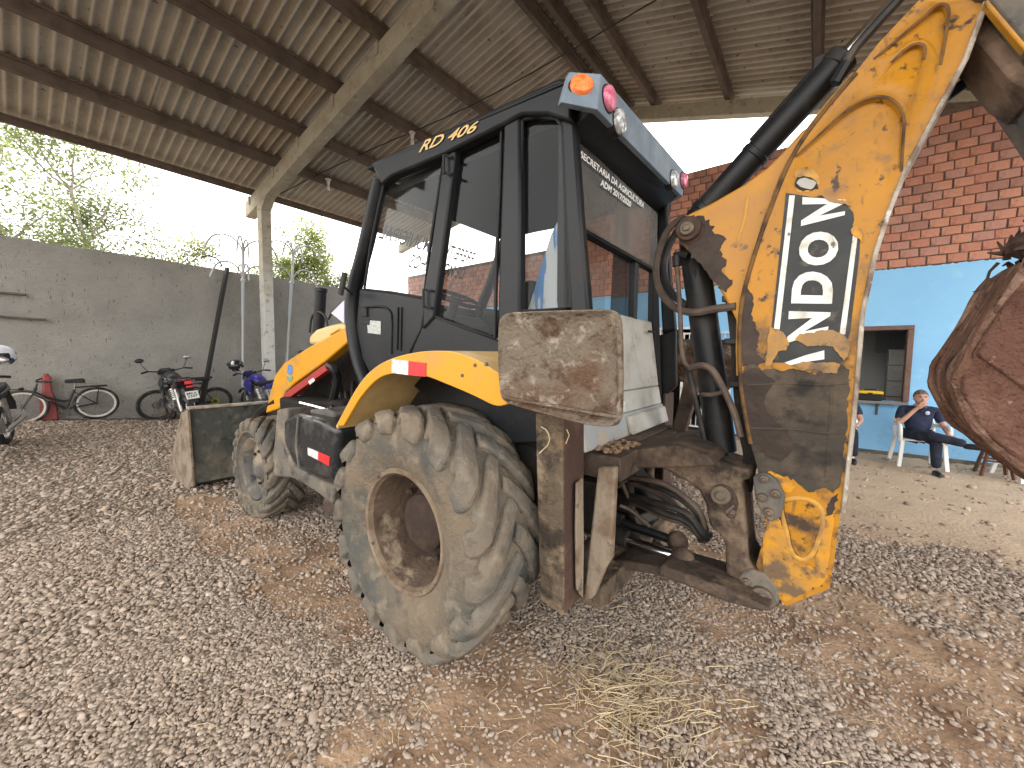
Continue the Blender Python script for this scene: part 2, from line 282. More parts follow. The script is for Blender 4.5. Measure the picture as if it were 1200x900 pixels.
def text_quad(name,txt,quad,m,parent,offset=.02,shear=0,nudge=(0,0,0)):
    """lettering laid in a quad of 3-D points: bottom-left, bottom-right, top-right, top-left"""
    V,Fs=glyphs(txt,offset,shear); lo=V.min(0); hi=V.max(0); q=[Vector(p)+Vector(nudge) for p in quad]; mb=MB(); vs=[]
    for v in V:
        a=(v[0]-lo[0])/(hi[0]-lo[0]); b=(v[1]-lo[1])/(hi[1]-lo[1])
        vs.append(mb.bm.verts.new(q[0].lerp(q[1],a).lerp(q[3].lerp(q[2],a),b)))
    for f in Fs:
        try: mb.bm.faces.new([vs[i] for i in f])
        except ValueError: pass
    return mb.build(name,m,parent,smooth=False)
# ------------------------------------------------------------------ ground
def sm(a,b,x): t=np.clip((x-a)/(b-a),0,1); return t*t*(3-2*t)
def gz(x,y):
    x=np.asarray(x,float); y=np.asarray(y,float)
    h=np.clip(.27-.1*y,-.06,.42)*sm(-6.5,-11.8,x)*sm(-25,-14,x)
    h=h-.05*sm(1.0,3.0,x)*sm(4,8,y)*0
    return h+.012*np.sin(1.7*x+.6*y)*np.sin(1.3*y-.4*x)*sm(-12,-9,x)+.006*np.sin(5.1*x+2)*np.sin(4.3*y)
BLOBS=[]   # bare dirt patches: centre x,y, radii, angle, strength
def blob(px,py,rx,ry,ang,s=1.): p=U(px,py,'z',0); BLOBS.append((p.x,p.y,rx,ry,math.radians(ang),s))
blob(600,850,.30,.75,-50); blob(650,850,.35,.45,-50,.8); blob(720,900,.35,.35,0,.8); blob(860,880,.18,.4,20,.6)
blob(1060,770,.34,1.7,62); blob(1150,800,.45,1.5,62); blob(1000,720,.34,1.0,62,.95); blob(930,705,.28,.6,62,.85); blob(1150,870,.4,.9,50,.75); blob(960,770,.3,.7,60,.7); blob(1100,870,.35,.8,40,.6); blob(780,800,.3,.3,0,.5); blob(1080,700,.3,1.2,66,.5); blob(560,780,.3,.35,0,.7); blob(850,720,.25,.35,0,.5)
blob(1050,560,3.4,2.3,0,1.); blob(1100,610,2.6,1.0,0,1.); blob(350,660,.9,.35,0,.85); blob(270,620,.6,.3,0,.7); blob(400,700,.5,.4,0,.7); blob(240,595,.7,.25,0,.8); blob(720,690,.5,.3,20,.35)
def dirt(x,y):
    x=np.asarray(x,float); y=np.asarray(y,float); d=np.zeros_like(x)
    for bx,by,rx,ry,a,s in BLOBS:
        u=(x-bx)*math.cos(a)+(y-by)*math.sin(a); v=-(x-bx)*math.sin(a)+(y-by)*math.cos(a)
        q=(u/rx)**2+(v/ry)**2; wob=.25*np.sin(6*x+3*y)+.25*np.sin(11*y-7*x)+.15*np.sin(23*x+17*y)
        d=np.maximum(d,s*sm(1.5,.35,q+wob))
    return d
def ground():
    xs=np.concatenate([[-400,-150,-60,-30,-20,-16],np.arange(-14.5,5.01,.09),[7,10,16,30,70,160,400]])
    ys=np.concatenate([[-400,-150,-60,-25,-12,-7,-4.5],np.arange(-3,11.01,.09),[13,16,22,40,80,160,400]])
    X,Y=np.meshgrid(xs,ys,indexing='ij'); Z=gz(X,Y); D=dirt(X,Y)
    Z=Z+.010*rng.standard_normal(Z.shape)*(np.abs(X)<14)*.5
    V=np.stack([X,Y,Z],-1).reshape(-1,3); nx,ny=X.shape
    i=np.arange(nx*ny).reshape(nx,ny); Fc=np.stack([i[:-1,:-1],i[1:,:-1],i[1:,1:],i[:-1,1:]],-1).reshape(-1,4)
    me=bpy.data.meshes.new('ground'); me.from_pydata(V.tolist(),[],Fc.tolist()); me.polygons.foreach_set('use_smooth',[True]*len(Fc))
    at=me.attributes.new('dirt','FLOAT','POINT'); at.data.foreach_set('value',D.reshape(-1).astype(np.float32))
    m=bpy.data.materials.new('gravel_ground'); m.use_nodes=True; nt=m.node_tree; N=nt.nodes.new; L=nt.links.new; b=nt.nodes['Principled BSDF']; b.inputs['Roughness'].default_value=.95; b.inputs['Specular IOR Level'].default_value=.15
    tc=N('ShaderNodeTexCoord'); a=N('ShaderNodeAttribute'); a.attribute_name='dirt'
    vo=N('ShaderNodeTexVoronoi'); vo.inputs['Scale'].default_value=42; L(tc.outputs['Object'],vo.inputs['Vector'])
    sp=N('ShaderNodeSeparateColor'); L(vo.outputs['Color'],sp.inputs[0])
    cr=N('ShaderNodeValToRGB'); e=cr.color_ramp.elements; e[0].color=(.16,.13,.10,1); e[1].color=(.44,.39,.33,1); e.new(.35).color=(.28,.24,.195,1); e.new(.75).color=(.35,.305,.25,1); L(sp.outputs[0],cr.inputs[0])
    gap=N('ShaderNodeMapRange'); gap.inputs[1].default_value=.25; gap.inputs[2].default_value=.6; L(vo.outputs['Distance'],gap.inputs[0])
    gm=N('ShaderNodeMix'); gm.data_type='RGBA'; gm.inputs[7].default_value=(.15,.115,.085,1); L(gap.outputs[0],gm.inputs[0]); L(cr.outputs[0],gm.inputs[6])
    n1=N('ShaderNodeTexNoise'); n1.inputs['Scale'].default_value=3; n1.inputs['Detail'].default_value=9; n1.inputs['Roughness'].default_value=.65; L(tc.outputs['Object'],n1.inputs['Vector'])
    dc=N('ShaderNodeValToRGB'); e=dc.color_ramp.elements; e[0].position=.3; e[0].color=(.15,.085,.052,1); e[1].position=.68; e[1].color=(.45,.315,.205,1); L(n1.outputs['Fac'],dc.inputs[0])
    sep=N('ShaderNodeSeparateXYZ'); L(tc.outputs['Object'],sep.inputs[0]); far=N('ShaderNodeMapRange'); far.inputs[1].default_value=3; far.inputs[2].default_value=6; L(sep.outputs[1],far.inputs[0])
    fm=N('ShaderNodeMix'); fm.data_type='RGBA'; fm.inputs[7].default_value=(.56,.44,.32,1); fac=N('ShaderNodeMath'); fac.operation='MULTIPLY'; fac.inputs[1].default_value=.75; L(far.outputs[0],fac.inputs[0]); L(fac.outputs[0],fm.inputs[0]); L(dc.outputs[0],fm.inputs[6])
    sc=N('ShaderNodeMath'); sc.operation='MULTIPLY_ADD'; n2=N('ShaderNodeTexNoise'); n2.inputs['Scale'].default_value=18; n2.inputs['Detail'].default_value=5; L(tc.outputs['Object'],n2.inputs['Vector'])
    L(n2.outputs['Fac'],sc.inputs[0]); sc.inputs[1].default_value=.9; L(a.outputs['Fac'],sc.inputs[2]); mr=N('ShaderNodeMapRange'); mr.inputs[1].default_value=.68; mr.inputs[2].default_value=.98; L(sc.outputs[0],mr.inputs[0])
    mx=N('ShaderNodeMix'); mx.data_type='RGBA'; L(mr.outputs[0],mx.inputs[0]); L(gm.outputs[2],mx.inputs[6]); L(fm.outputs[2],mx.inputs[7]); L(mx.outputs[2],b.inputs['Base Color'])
    hv=N('ShaderNodeMath'); hv.operation='SUBTRACT'; hv.inputs[0].default_value=1; L(vo.outputs['Distance'],hv.inputs[1])
    iv=N('ShaderNodeMath'); iv.operation='SUBTRACT'; iv.inputs[0].default_value=1; L(mr.outputs[0],iv.inputs[1]); hm=N('ShaderNodeMath'); hm.operation='MULTIPLY'; L(hv.outputs[0],hm.inputs[0]); L(iv.outputs[0],hm.inputs[1])
    n3=N('ShaderNodeTexNoise'); n3.inputs['Scale'].default_value=35; n3.inputs['Detail'].default_value=8; L(tc.outputs['Object'],n3.inputs['Vector']); ha=N('ShaderNodeMath'); ha.operation='MULTIPLY_ADD'; ha.inputs[1].default_value=.8; L(n3.outputs['Fac'],ha.inputs[0]); L(hm.outputs[0],ha.inputs[2])
    bp=N('ShaderNodeBump'); bp.inputs['Strength'].default_value=.9; bp.inputs['Distance'].default_value=.018; L(ha.outputs[0],bp.inputs['Height']); L(bp.outputs[0],b.inputs['Normal'])
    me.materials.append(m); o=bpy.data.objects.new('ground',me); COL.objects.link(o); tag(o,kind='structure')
ground()
def pebbles():
    # one stone cover: sizes and spacing grow a little with distance, bare dirt keeps few stones
    P=[];SZ=[]
    def zone(x0,x1,y0,y1,step,size,dmin,dmax,keep):
        nx=int((x1-x0)/step); ny=int((y1-y0)/step)
        gx,gy=np.meshgrid(x0+np.arange(nx)*step,y0+np.arange(ny)*step,indexing='ij'); gx=gx.ravel()+rng.uniform(-.6,.6,nx*ny)*step; gy=gy.ravel()+rng.uniform(-.6,.6,nx*ny)*step
        dx,dy=gx,gy; dep=dx*FW[0]+dy*FW[1]; lat=dx*RT[0]+dy*RT[1]
        ok=(dep>.75)&(np.abs(lat)<dep*1.36+.25)&(np.hypot(dx,dy)>=dmin)&(np.hypot(dx,dy)<dmax)&(gy<9.2)&(gx>-12.2)
        ok&=rng.random(len(gx))<keep*(1-(.80+.16*sm(3.6,5.2,gy))*dirt(gx,gy))
        gx,gy=gx[ok],gy[ok]; s=size*np.exp(rng.normal(0,.28,len(gx)))
        P.append(np.stack([gx,gy,gz(gx,gy)+s*.18],-1)); SZ.append(s)
    zone(-4.5,3.6,-1.6,4.2,.0142,.0086,0,3.0,.95)
    zone(-8,5.,-2.4,7,.022,.0125,3.0,5.2,.9)
    zone(-12.2,5.4,-1.5,9.2,.045,.018,5.2,12,.75)
    P=np.concatenate(P); s=np.concatenate(SZ); n=len(P)
    scl=np.stack([s*rng.uniform(.85,1.5,n),s*rng.uniform(.7,1.1,n),s*rng.uniform(.4,.72,n)],-1).astype(np.float32)
    rot=np.stack([rng.normal(0,.35,n),rng.normal(0,.35,n),rng.uniform(0,6.28,n)],-1).astype(np.float32)
    me=bpy.data.meshes.new('gravel'); me.vertices.add(n); me.vertices.foreach_set('co',P.astype(np.float32).ravel())
    for nm,t,v in (('scl','FLOAT_VECTOR',scl),('rot','FLOAT_VECTOR',rot)):
        me.attributes.new(nm,t,'POINT').data.foreach_set('vector',v.ravel())
    me.attributes.new('shade','FLOAT','POINT').data.foreach_set('value',rng.random(n).astype(np.float32))
    m=bpy.data.materials.new('gravel_stones'); m.use_nodes=True; nt=m.node_tree; N=nt.nodes.new; L=nt.links.new; b=nt.nodes['Principled BSDF']; b.inputs['Roughness'].default_value=.85; b.inputs['Specular IOR Level'].default_value=.25
    a=N('ShaderNodeAttribute'); a.attribute_type='INSTANCER'; a.attribute_name='shade'
    cr=N('ShaderNodeValToRGB'); cr.color_ramp.interpolation='LINEAR'; e=cr.color_ramp.elements; e[0].color=(.16,.13,.11,1); e[1].color=(.49,.43,.37,1)
    for p,c in ((.15,(.24,.195,.16)),(.35,(.35,.285,.235)),(.5,(.28,.24,.21)),(.62,(.42,.335,.27)),(.78,(.37,.32,.275)),(.9,(.43,.36,.30))): e.new(p).color=(*c,1)
    L(a.outputs['Fac'],cr.inputs[0])
    tc=N('ShaderNodeTexCoord'); nz=N('ShaderNodeTexNoise'); nz.inputs['Scale'].default_value=2.2; L(tc.outputs['Object'],nz.inputs['Vector'])
    dm=N('ShaderNodeMix'); dm.data_type='RGBA'; dm.inputs[7].default_value=(.31,.215,.14,1); mr=N('ShaderNodeMapRange'); mr.inputs[1].default_value=.40; mr.inputs[2].default_value=.7; mr.inputs[4].default_value=.7; L(nz.outputs['Fac'],mr.inputs[0]); L(mr.outputs[0],dm.inputs[0]); L(cr.outputs[0],dm.inputs[6]); L(dm.outputs[2],b.inputs['Base Color'])
    ng=bpy.data.node_groups.new('gravel_cover','GeometryNodeTree'); ng.interface.new_socket('Geometry',in_out='INPUT',socket_type='NodeSocketGeometry'); ng.interface.new_socket('Geometry',in_out='OUTPUT',socket_type='NodeSocketGeometry')
    N=ng.nodes.new; L=ng.links.new; gi=N('NodeGroupInput'); go=N('NodeGroupOutput'); ip=N('GeometryNodeInstanceOnPoints'); ic=N('GeometryNodeMeshIcoSphere'); ic.inputs['Radius'].default_value=1; ic.inputs['Subdivisions'].default_value=2
    nz=N('ShaderNodeTexNoise'); nz.inputs['Scale'].default_value=1.1; sp=N('GeometryNodeSetPosition'); vs=N('ShaderNodeVectorMath'); vs.operation='SUBTRACT'; vs.inputs[1].default_value=(.5,.5,.5); v2=N('ShaderNodeVectorMath'); v2.operation='SCALE'; v2.inputs['Scale'].default_value=.9
    L(nz.outputs['Color'],vs.inputs[0]); L(vs.outputs[0],v2.inputs[0]); L(ic.outputs['Mesh'],sp.inputs['Geometry']); L(v2.outputs[0],sp.inputs['Offset'])
    sh=N('GeometryNodeSetShadeSmooth'); L(sp.outputs[0],sh.inputs[0]); smt=N('GeometryNodeSetMaterial'); smt.inputs['Material'].default_value=m; L(sh.outputs[0],smt.inputs[0])
    na=N('GeometryNodeInputNamedAttribute'); na.data_type='FLOAT_VECTOR'; na.inputs[0].default_value='scl'; nr=N('GeometryNodeInputNamedAttribute'); nr.data_type='FLOAT_VECTOR'; nr.inputs[0].default_value='rot'; er=N('FunctionNodeEulerToRotation'); L(nr.outputs[0],er.inputs[0])
    L(gi.outputs[0],ip.inputs['Points']); L(smt.outputs[0],ip.inputs['Instance']); L(er.outputs[0],ip.inputs['Rotation']); L(na.outputs[0],ip.inputs['Scale']); L(ip.outputs[0],go.inputs[0])
    me.materials.append(m); o=bpy.data.objects.new('gravel',me); COL.objects.link(o); md=o.modifiers.new('gravel','NODES'); md.node_group=ng
    tag(o,'grey brown gravel stones covering the yard','gravel',kind='stuff'); print('pebbles',n)
pebbles()
# ------------------------------------------------------------------ open shed: sheets, purlins, rafters, column
def rl(x): return 8.33+.19*x      # underside of the left roof slope
def rr(x): return 6.44-.30*x      # right slope
Y0,Y1=-4.4,9.75
def shed():
    t=thing('open_shed','high open shed with corrugated fibre cement roof on dark purlins and pale concrete posts','shed',(-11.9,4.325,0))
    PL=[-12.45,-10.85,-9.45,-7.85,-6.3,-4.22]; PR=[-3.92,-3.25,-1.72,-.24,1.25,2.75]
    for i,x in enumerate(PL+PR):
        z=rl(x) if x<-4 else rr(x); w=.09 if i else .07; h=.2 if i else .12
        MB().ab((x-w/2,Y0,z),(x+w/2,Y1-.05,z+h)).ab((x-w*.95,Y0,z+h),(x+w*.95,Y1-.05,z+h+.04)).build('purlin',m_purlin,t,bevel=.008)
    # rafters (T section) with little seats under the purlins
    def rafter(y,x0,x1,fn,d,w):
        mb=MB(); z0,z1=fn(x0),fn(x1)
        mb.prism([(x0,y,z0-d),(x1,y,z1-d),(x1,y,z1-.005),(x0,y,z0-.005)],(0,w,0))
        return mb
    a=rafter(4.2,-12.9,-4.12,rl,.42,.25)
    for x in PL[:-1]: a.ab((x-.16,4.17,rl(x)-.22),(x-.05,4.48,rl(x)-.01))
    a.build('rafter',m_conc,t,bevel=.012)
    rafter(4.2,-4.12,5.2,rr,.42,.25).build('rafter',m_conc,t,bevel=.012)
    for (x0,x1,fn) in ((-12.9,-4.12,rl),(-4.12,5.2,rr)): rafter(9.28,x0,x1,fn,.30,.2).build('rafter',m_conc,t,bevel=.01)
    for y in (4.2,-4.0):
        c=MB().ab((-12.08,y+.005,-.3),(-11.78,y+.245,5.45))
        c.prism([(-12.08,y+.005,5.45),(-11.78,y+.005,5.45),(-11.45,y+.005,rl(-11.45)-.42),(-12.08,y+.005,rl(-12.08)-.42)],(0,.24,0)); c.build('column',m_conc,t,bevel=.012)
    c=MB().ab((4.6,4.205,-.3),(4.9,4.445,rr(4.6)-.42)); c.build('column',m_conc,t,bevel=.012)
    # corrugated sheets
    def sheetmesh(x0,x1,k):
        W=1.12; nw=6.3; me=bpy.data.meshes.new('roof_sheet'); V=[];Fc=[]; n=63
        L=math.hypot(x1-x0,(rl(x1)-rl(x0)) if x1<-3.9 else rr(x1)-rr(x0)); sl=math.atan(.19) if x1<-3.9 else -math.atan(.30)
        for i in range(n+1):
            y=W*i/n; cw=math.cos(2*math.pi*nw*i/n); z=.036*(1-2*((1-cw)/2)**.62)*-1 if 0 else .034*(2*((1+cw)/2)**.6-1)
            for s in (0,1): V.append((L*s*math.cos(sl),y,z+L*s*math.sin(sl)))
        for i in range(n): Fc.append((2*i,2*i+1,2*i+3,2*i+2))
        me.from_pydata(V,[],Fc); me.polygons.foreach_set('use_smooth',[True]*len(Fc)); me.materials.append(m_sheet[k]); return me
    bays=[(a-.28 if i==0 else a-.14,b+.02) for i,(a,b) in enumerate(zip(PL,PL[1:]))]+[(PL[-1]-.14,-4.02)]
    baysr=[(-4.06,-3.1)]+[(a-.04,b+.14) for a,b in zip(PR[1:],PR[2:])]+[(2.7,4.4)]
    for bi,(x0,x1) in enumerate(bays+baysr):
        left=bi<len(bays); ms=[sheetmesh(x0,x1,k) for k in range(3)]
        y=Y0; j=0
        while y<Y1-.3:
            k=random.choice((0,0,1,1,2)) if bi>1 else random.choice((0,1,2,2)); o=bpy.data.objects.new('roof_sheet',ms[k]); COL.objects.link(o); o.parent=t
            z=(rl(x0) if left else rr(x0))+.27+(.012 if j%2 else 0)-(.025 if left else -.025)*0
            o.location=Vector((x0,y,z))-ORG[t]; o.rotation_euler=(random.uniform(-.006,.006),random.uniform(-.008,.008) ,random.uniform(-.006,.006))
            y+=1.06; j+=1
    MB().prism([(-4.4,Y0,rl(-4.4)+.33),(-4.05,Y0,rl(-4.05)+.40),(-3.7,Y0,rr(-3.7)+.33),(-3.7,Y0,rr(-3.7)+.35),(-4.05,Y0,rl(-4.05)+.43),(-4.4,Y0,rl(-4.4)+.35)],(0,Y1-Y0,0)).build('ridge_cap',m_sheet[1],t)
shed()
def bulb(p,label):
    t=thing('light_bulb',label,'light bulb',p,'bare bulbs hanging under the shed roof'); p=Vector(p)
    MB().cyl(p+Vector((0,0,.10)),p+Vector((0,0,.22)),.035,.05).cyl(p+Vector((0,0,.22)),p+Vector((0,0,.235)),.075).build('holder',m_wpaint,t)
    MB().lathe([(.001,-.06),(.03,-.052),(.045,-.02),(.042,.02),(.028,.07),(.026,.10)],p,16,'z').build('glass_bulb',m_wpaint,t)
bulb((-7.75,6.0,6.62),'white light bulb under the roof just above the cab top, unlit'); bulb((-10.55,5.4,6.08),'white light bulb under the roof just right of the concrete column, unlit')
w=MB().tube([(-12.4,4.6,5.95),(-9.5,5.6,6.7),(-6.3,6.4,7.05),(-3.9,6.8,7.45),(-1.7,6.0,6.85),(2.8,4.4,5.5)],.012,6,2).build('electric_cable',m_iron); tag(w,'thin dark electric cable strung under the roof purlins','cable')
# ------------------------------------------------------------------ grey plastered boundary wall
def bwall():
    t=thing('boundary_wall','grey cement plastered block wall behind the parked bicycles','wall',(-12.4,3,0))
    n=60; top=[3.80+.012*math.sin(i*1.7)+.01*math.sin(i*.61) for i in range(n+1)]; mb=MB()
    pts=[(-12.3,-7+16.3*i/n,top[i]) for i in range(n+1)]+[(-12.3,9.3,-.5),(-12.3,-7,-.5)]
    mb.prism(pts,(-.2,0,0)).build('wall_face',m_plaster,t)
    return t
bwall()
def plank(y0,y1,z,zt,label):
    o=MB().box((-12.245,(y0+y1)/2,z),(.10,y1-y0,.035),Euler((zt,0,0)).to_matrix()).build('wooden_batten',m_greysteel,None,bevel=.004,org=(-12.245,(y0+y1)/2,z)); tag(o,label,'batten','battens fixed on the grey wall')
plank(-1.4,.43,2.28,-.03,'lower and longer wooden batten fixed on the grey wall at the left'); plank(-1.4,.20,2.72,.0,'upper and shorter wooden batten fixed on the grey wall at the left')
# ------------------------------------------------------------------ brick building
def building():
    t=thing('brick_building','building with bare red brick above a light blue painted wall with window and doorway','building',(1,9.27,0))
    YB=9.27; XL,XR=-12.3,4.7
    # blue lower wall round the window and the doorway
    wx0,wx1,wz0,wz1=.06,1.26,.93,2.22; dx0,dx1,dz=-2.92,-1.9,2.33; zt=3.17
    b=MB()
    for a,c in (((XL,0),(dx0,zt)),((dx0,dz),(dx1,zt)),((dx1,0),(wx0,zt)),((wx0,0),(wx1,wz0)),((wx0,wz1),(wx1,zt)),((wx1,0),(XR,zt))):
        b.ab((a[0],YB-.012,a[1]-(.3 if a[1]==0 else 0)),(c[0],YB+.18,c[1]))
    b.build('painted_wall',m_blue,t,smooth=False)
    # ragged lower edge of paint and plaster against the bricks
    e=MB(); x=-3.2; 
    pts=[]
    while x<XR: pts.append((x,YB-.012,3.168+random.uniform(-.004,.022))); x+=.035
    e.prism(pts+[(XR,YB-.012,3.12),(-3.2,YB-.012,3.12)],(0,.03,0)); bmesh.ops.translate(e.bm,verts=e.bm.verts,vec=(0,-.003,0)); e.build('plaster_edge',m_blue,t,smooth=False)
    k=MB().ab((XL,YB-.03,-.3),(dx0,YB-.012,.055)).ab((dx1,YB-.03,-.3),(XR,YB-.012,.055)); k.build('plinth',m_greysteel,t)
    # upper brickwork
    def top(x): return min(5.70 if x>-5.3 else 4.62,6.135-.30*x if x>-4.12 else 9)
    MB().prism([(XL,YB+.02,zt),(XR,YB+.02,zt),(XR,YB+.02,top(XR)-.01),(1.45,YB+.02,5.68),(-5.3,YB+.02,5.68),(-5.3,YB+.02,4.60),(XL,YB+.02,4.60)],(0,.16,0)).build('mortar',m_mortar,t,smooth=False)
    ch,bw,bh=.1455,.2275,.130
    def bm_mesh(w,k,v):
        mb=MB(); r=random.Random(k*7+v); mb.box((0,0,0),(w,.06,bh))
        for q in mb.bm.verts: q.co+=Vector((r.uniform(-.005,.005),r.uniform(-.004,.004),r.uniform(-.004,.004)))
        bmesh.ops.bevel(mb.bm,geom=list(mb.bm.edges),offset=.006,segments=1,affect='EDGES')
        bmesh.ops.recalc_face_normals(mb.bm,faces=mb.bm.faces); me=bpy.data.meshes.new('brick'); mb.bm.to_mesh(me); mb.bm.free(); me.materials.append(m_brick[k]); return me
    MS=[[bm_mesh(bw-.016,k,v) for v in range(3)] for k in range(4)]; rest=[MB() for _ in range(4)]; cand=[]
    for r in range(17):
        z=zt+.03+bh/2+r*ch; x=XL+ (r%2)*bw/2 +random.uniform(-.02,.02)+ bw/2
        while x<XR:
            if z+bh/2<top(x+bw/2)-.005: cand.append((x,z,r))
            x+=bw
    def vis(x,z):
        d=np.array([x,YB,z])-OC; dep=d@FW; px=600+F_PX*(d@RT)/dep; py=450-F_PX*(d@UP)/dep
        if 1005<px<1215 and py>105: return 0
        if 762<px<905 and py>180: return 1
        return 9
    cand.sort(key=lambda c:(vis(c[0],c[1]),-c[0]))
    for i,(x,z,r) in enumerate(cand):
        k=random.choice((0,0,1,1,1,2,3,3)); p=Vector((x+random.uniform(-.004,.004),YB+.028+random.uniform(-.006,.006),z+random.uniform(-.003,.003)))
        if i<300:
            o=bpy.data.objects.new('brick',MS[k][random.randrange(3)]); COL.objects.link(o); o.parent=t; o.location=p-ORG[t]; o.rotation_euler=(random.uniform(-.02,.02),random.uniform(-.012,.012),random.uniform(-.02,.02))
        else: rest[k].box(p,(bw-.018,.06,bh),Euler((0,random.uniform(-.01,.01),0)).to_matrix())
    for k in range(4): tag(rest[k].build('brickwork',m_brick[k],t,smooth=False),kind='stuff')
    # window: frame of four boards, sill slab, bracket
    wf=part('window_frame',t); fw=.075
    for a,c in (((wx0,wz1-fw),(wx1,wz1)),((wx0,wz0),(wx0+fw,wz1-fw-.002)),((wx1-fw,wz0),(wx1,wz1-fw-.002))):
        MB().ab((a[0],YB-.05,a[1]),(c[0],YB+.14,c[1])).build('frame_board',m_frame,wf,bevel=.006)
    MB().ab((wx0-.15,YB-.20,wz0-.045),(wx1-.02,YB+.16,wz0-.004)).build('sill',m_sill,t,bevel=.006)
    MB().ab((.86,YB-.16,wz0-.085),(.89,YB-.014,wz0-.047)).ab((.86,YB-.05,wz0-.25),(.89,YB-.014,wz0-.087)).build('sill_bracket',m_greysteel,t)
    # room behind
    rm=MB().ab((-.6,YB+2.6,0),(3.4,YB+2.7,3)).ab((-.7,YB+.19,0),(-.6,YB+2.7,3)).ab((3.4,YB+.19,0),(3.5,YB+2.7,3)).ab((-.7,YB+.19,3),(3.5,YB+2.7,3.1)).ab((-.7,YB+.19,-.1),(3.5,YB+2.7,.02)); rm.build('inner_room',m_room,t,smooth=False)
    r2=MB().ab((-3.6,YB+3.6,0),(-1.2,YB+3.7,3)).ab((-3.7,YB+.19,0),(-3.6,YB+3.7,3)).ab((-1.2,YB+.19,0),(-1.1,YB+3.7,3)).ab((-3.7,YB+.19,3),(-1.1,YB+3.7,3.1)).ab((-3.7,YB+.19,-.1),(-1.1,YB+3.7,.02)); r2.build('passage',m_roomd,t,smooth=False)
    df=MB().ab((dx0,YB-.02,0),(dx0+.05,YB+.12,dz)).ab((dx1-.05,YB-.02,0),(dx1,YB+.12,dz)).ab((dx0+.052,YB-.02,dz-.05),(dx1-.052,YB+.12,dz)); df.build('door_frame',m_wpaint,t,bevel=.004)
    return t
building()
def gate():
    hx,hy=-2.38,9.2; t=thing('grille_gate','white iron grille gate standing in the dark doorway of the blue wall','gate',(hx,hy,0))
    mb=MB().ab((hx,hy-.02,.1),(hx+.05,hy+.02,2.2)).ab((hx+.95,hy-.02,.1),(hx+1.0,hy+.02,2.2))
    for z in (.12,.85,1.55,2.16): mb.ab((hx+.05,hy-.016,z),(hx+.95,hy+.016,z+.035))
    mb.build('gate_frame',m_wpaint,t)
    for i in range(8): MB().cyl((hx+.15+i*.1,hy,.14),(hx+.15+i*.1,hy,2.17),.009,n=6).build('bar',m_wpaint,t)
gate()
def window_things():
    o=MB().ab((1.02,11.55,1.80),(1.66,11.84,2.42)).ab((1.04,11.535,1.82),(1.64,11.549,2.40)); tag(o.build('wall_cabinet',m_panelgrey,None,bevel=.01,org=(1.3,11.7,1.8)),'pale grey cabinet on the back wall of the room behind the window','cabinet')
    for i in range(4):
        z=.62+i*.31; o=MB().ab((1.12,10.62,z),(1.42,10.95,z+.295)).ab((1.14,10.605,z+.19),(1.40,10.619,z+.27)); tag(o.build('storage_box',m_white,None,bevel=.008,org=(1.3,10.8,z)),'pale storage box in the stack inside the window, '+('lowest','second from the bottom','third from the bottom','topmost')[i],'box','stacked boxes inside the window')
    o=MB().ab((1.05,10.5,0),(1.5,11.05,.61)); tag(o.build('side_table',m_roomd,None,bevel=.01,org=(1.3,10.8,0)),'dark low cupboard under the stacked boxes inside the window','cupboard')
    t=thing('toolbox','black toolbox with yellow lid on the window sill','toolbox',(.8,9.3,.93)); z=.93
    MB().ab((.61,9.16,z),(.93,9.36,z+.11)).build('tray',m_seal,t,bevel=.012); MB().ab((.60,9.15,z+.112),(.94,9.37,z+.165)).build('lid',mat('toolbox_yellow',(.75,.48,.02),.4),t,bevel=.016); MB().tube([(.70,9.2,z+.167),(.70,9.2,z+.19),(.84,9.2,z+.19),(.84,9.2,z+.167)],.01,6).build('handle',m_seal,t); MB().ab((.74,9.14,z+.08),(.80,9.149,z+.135)).build('latch',m_seal,t)
    o=MB().lathe([(.001,0),(.035,0),(.04,.09),(.036,.09),(.032,.01),(.001,.008)],(.5,9.25,.93),16,'z').tube([(.54,9.25,.95),(.565,9.25,.965),(.54,9.25,1.0)],.006,6); tag(o.build('white_cup',m_plast,None,org=(.5,9.25,.93)),'small white cup on the window sill beside the toolbox','cup')
window_things()
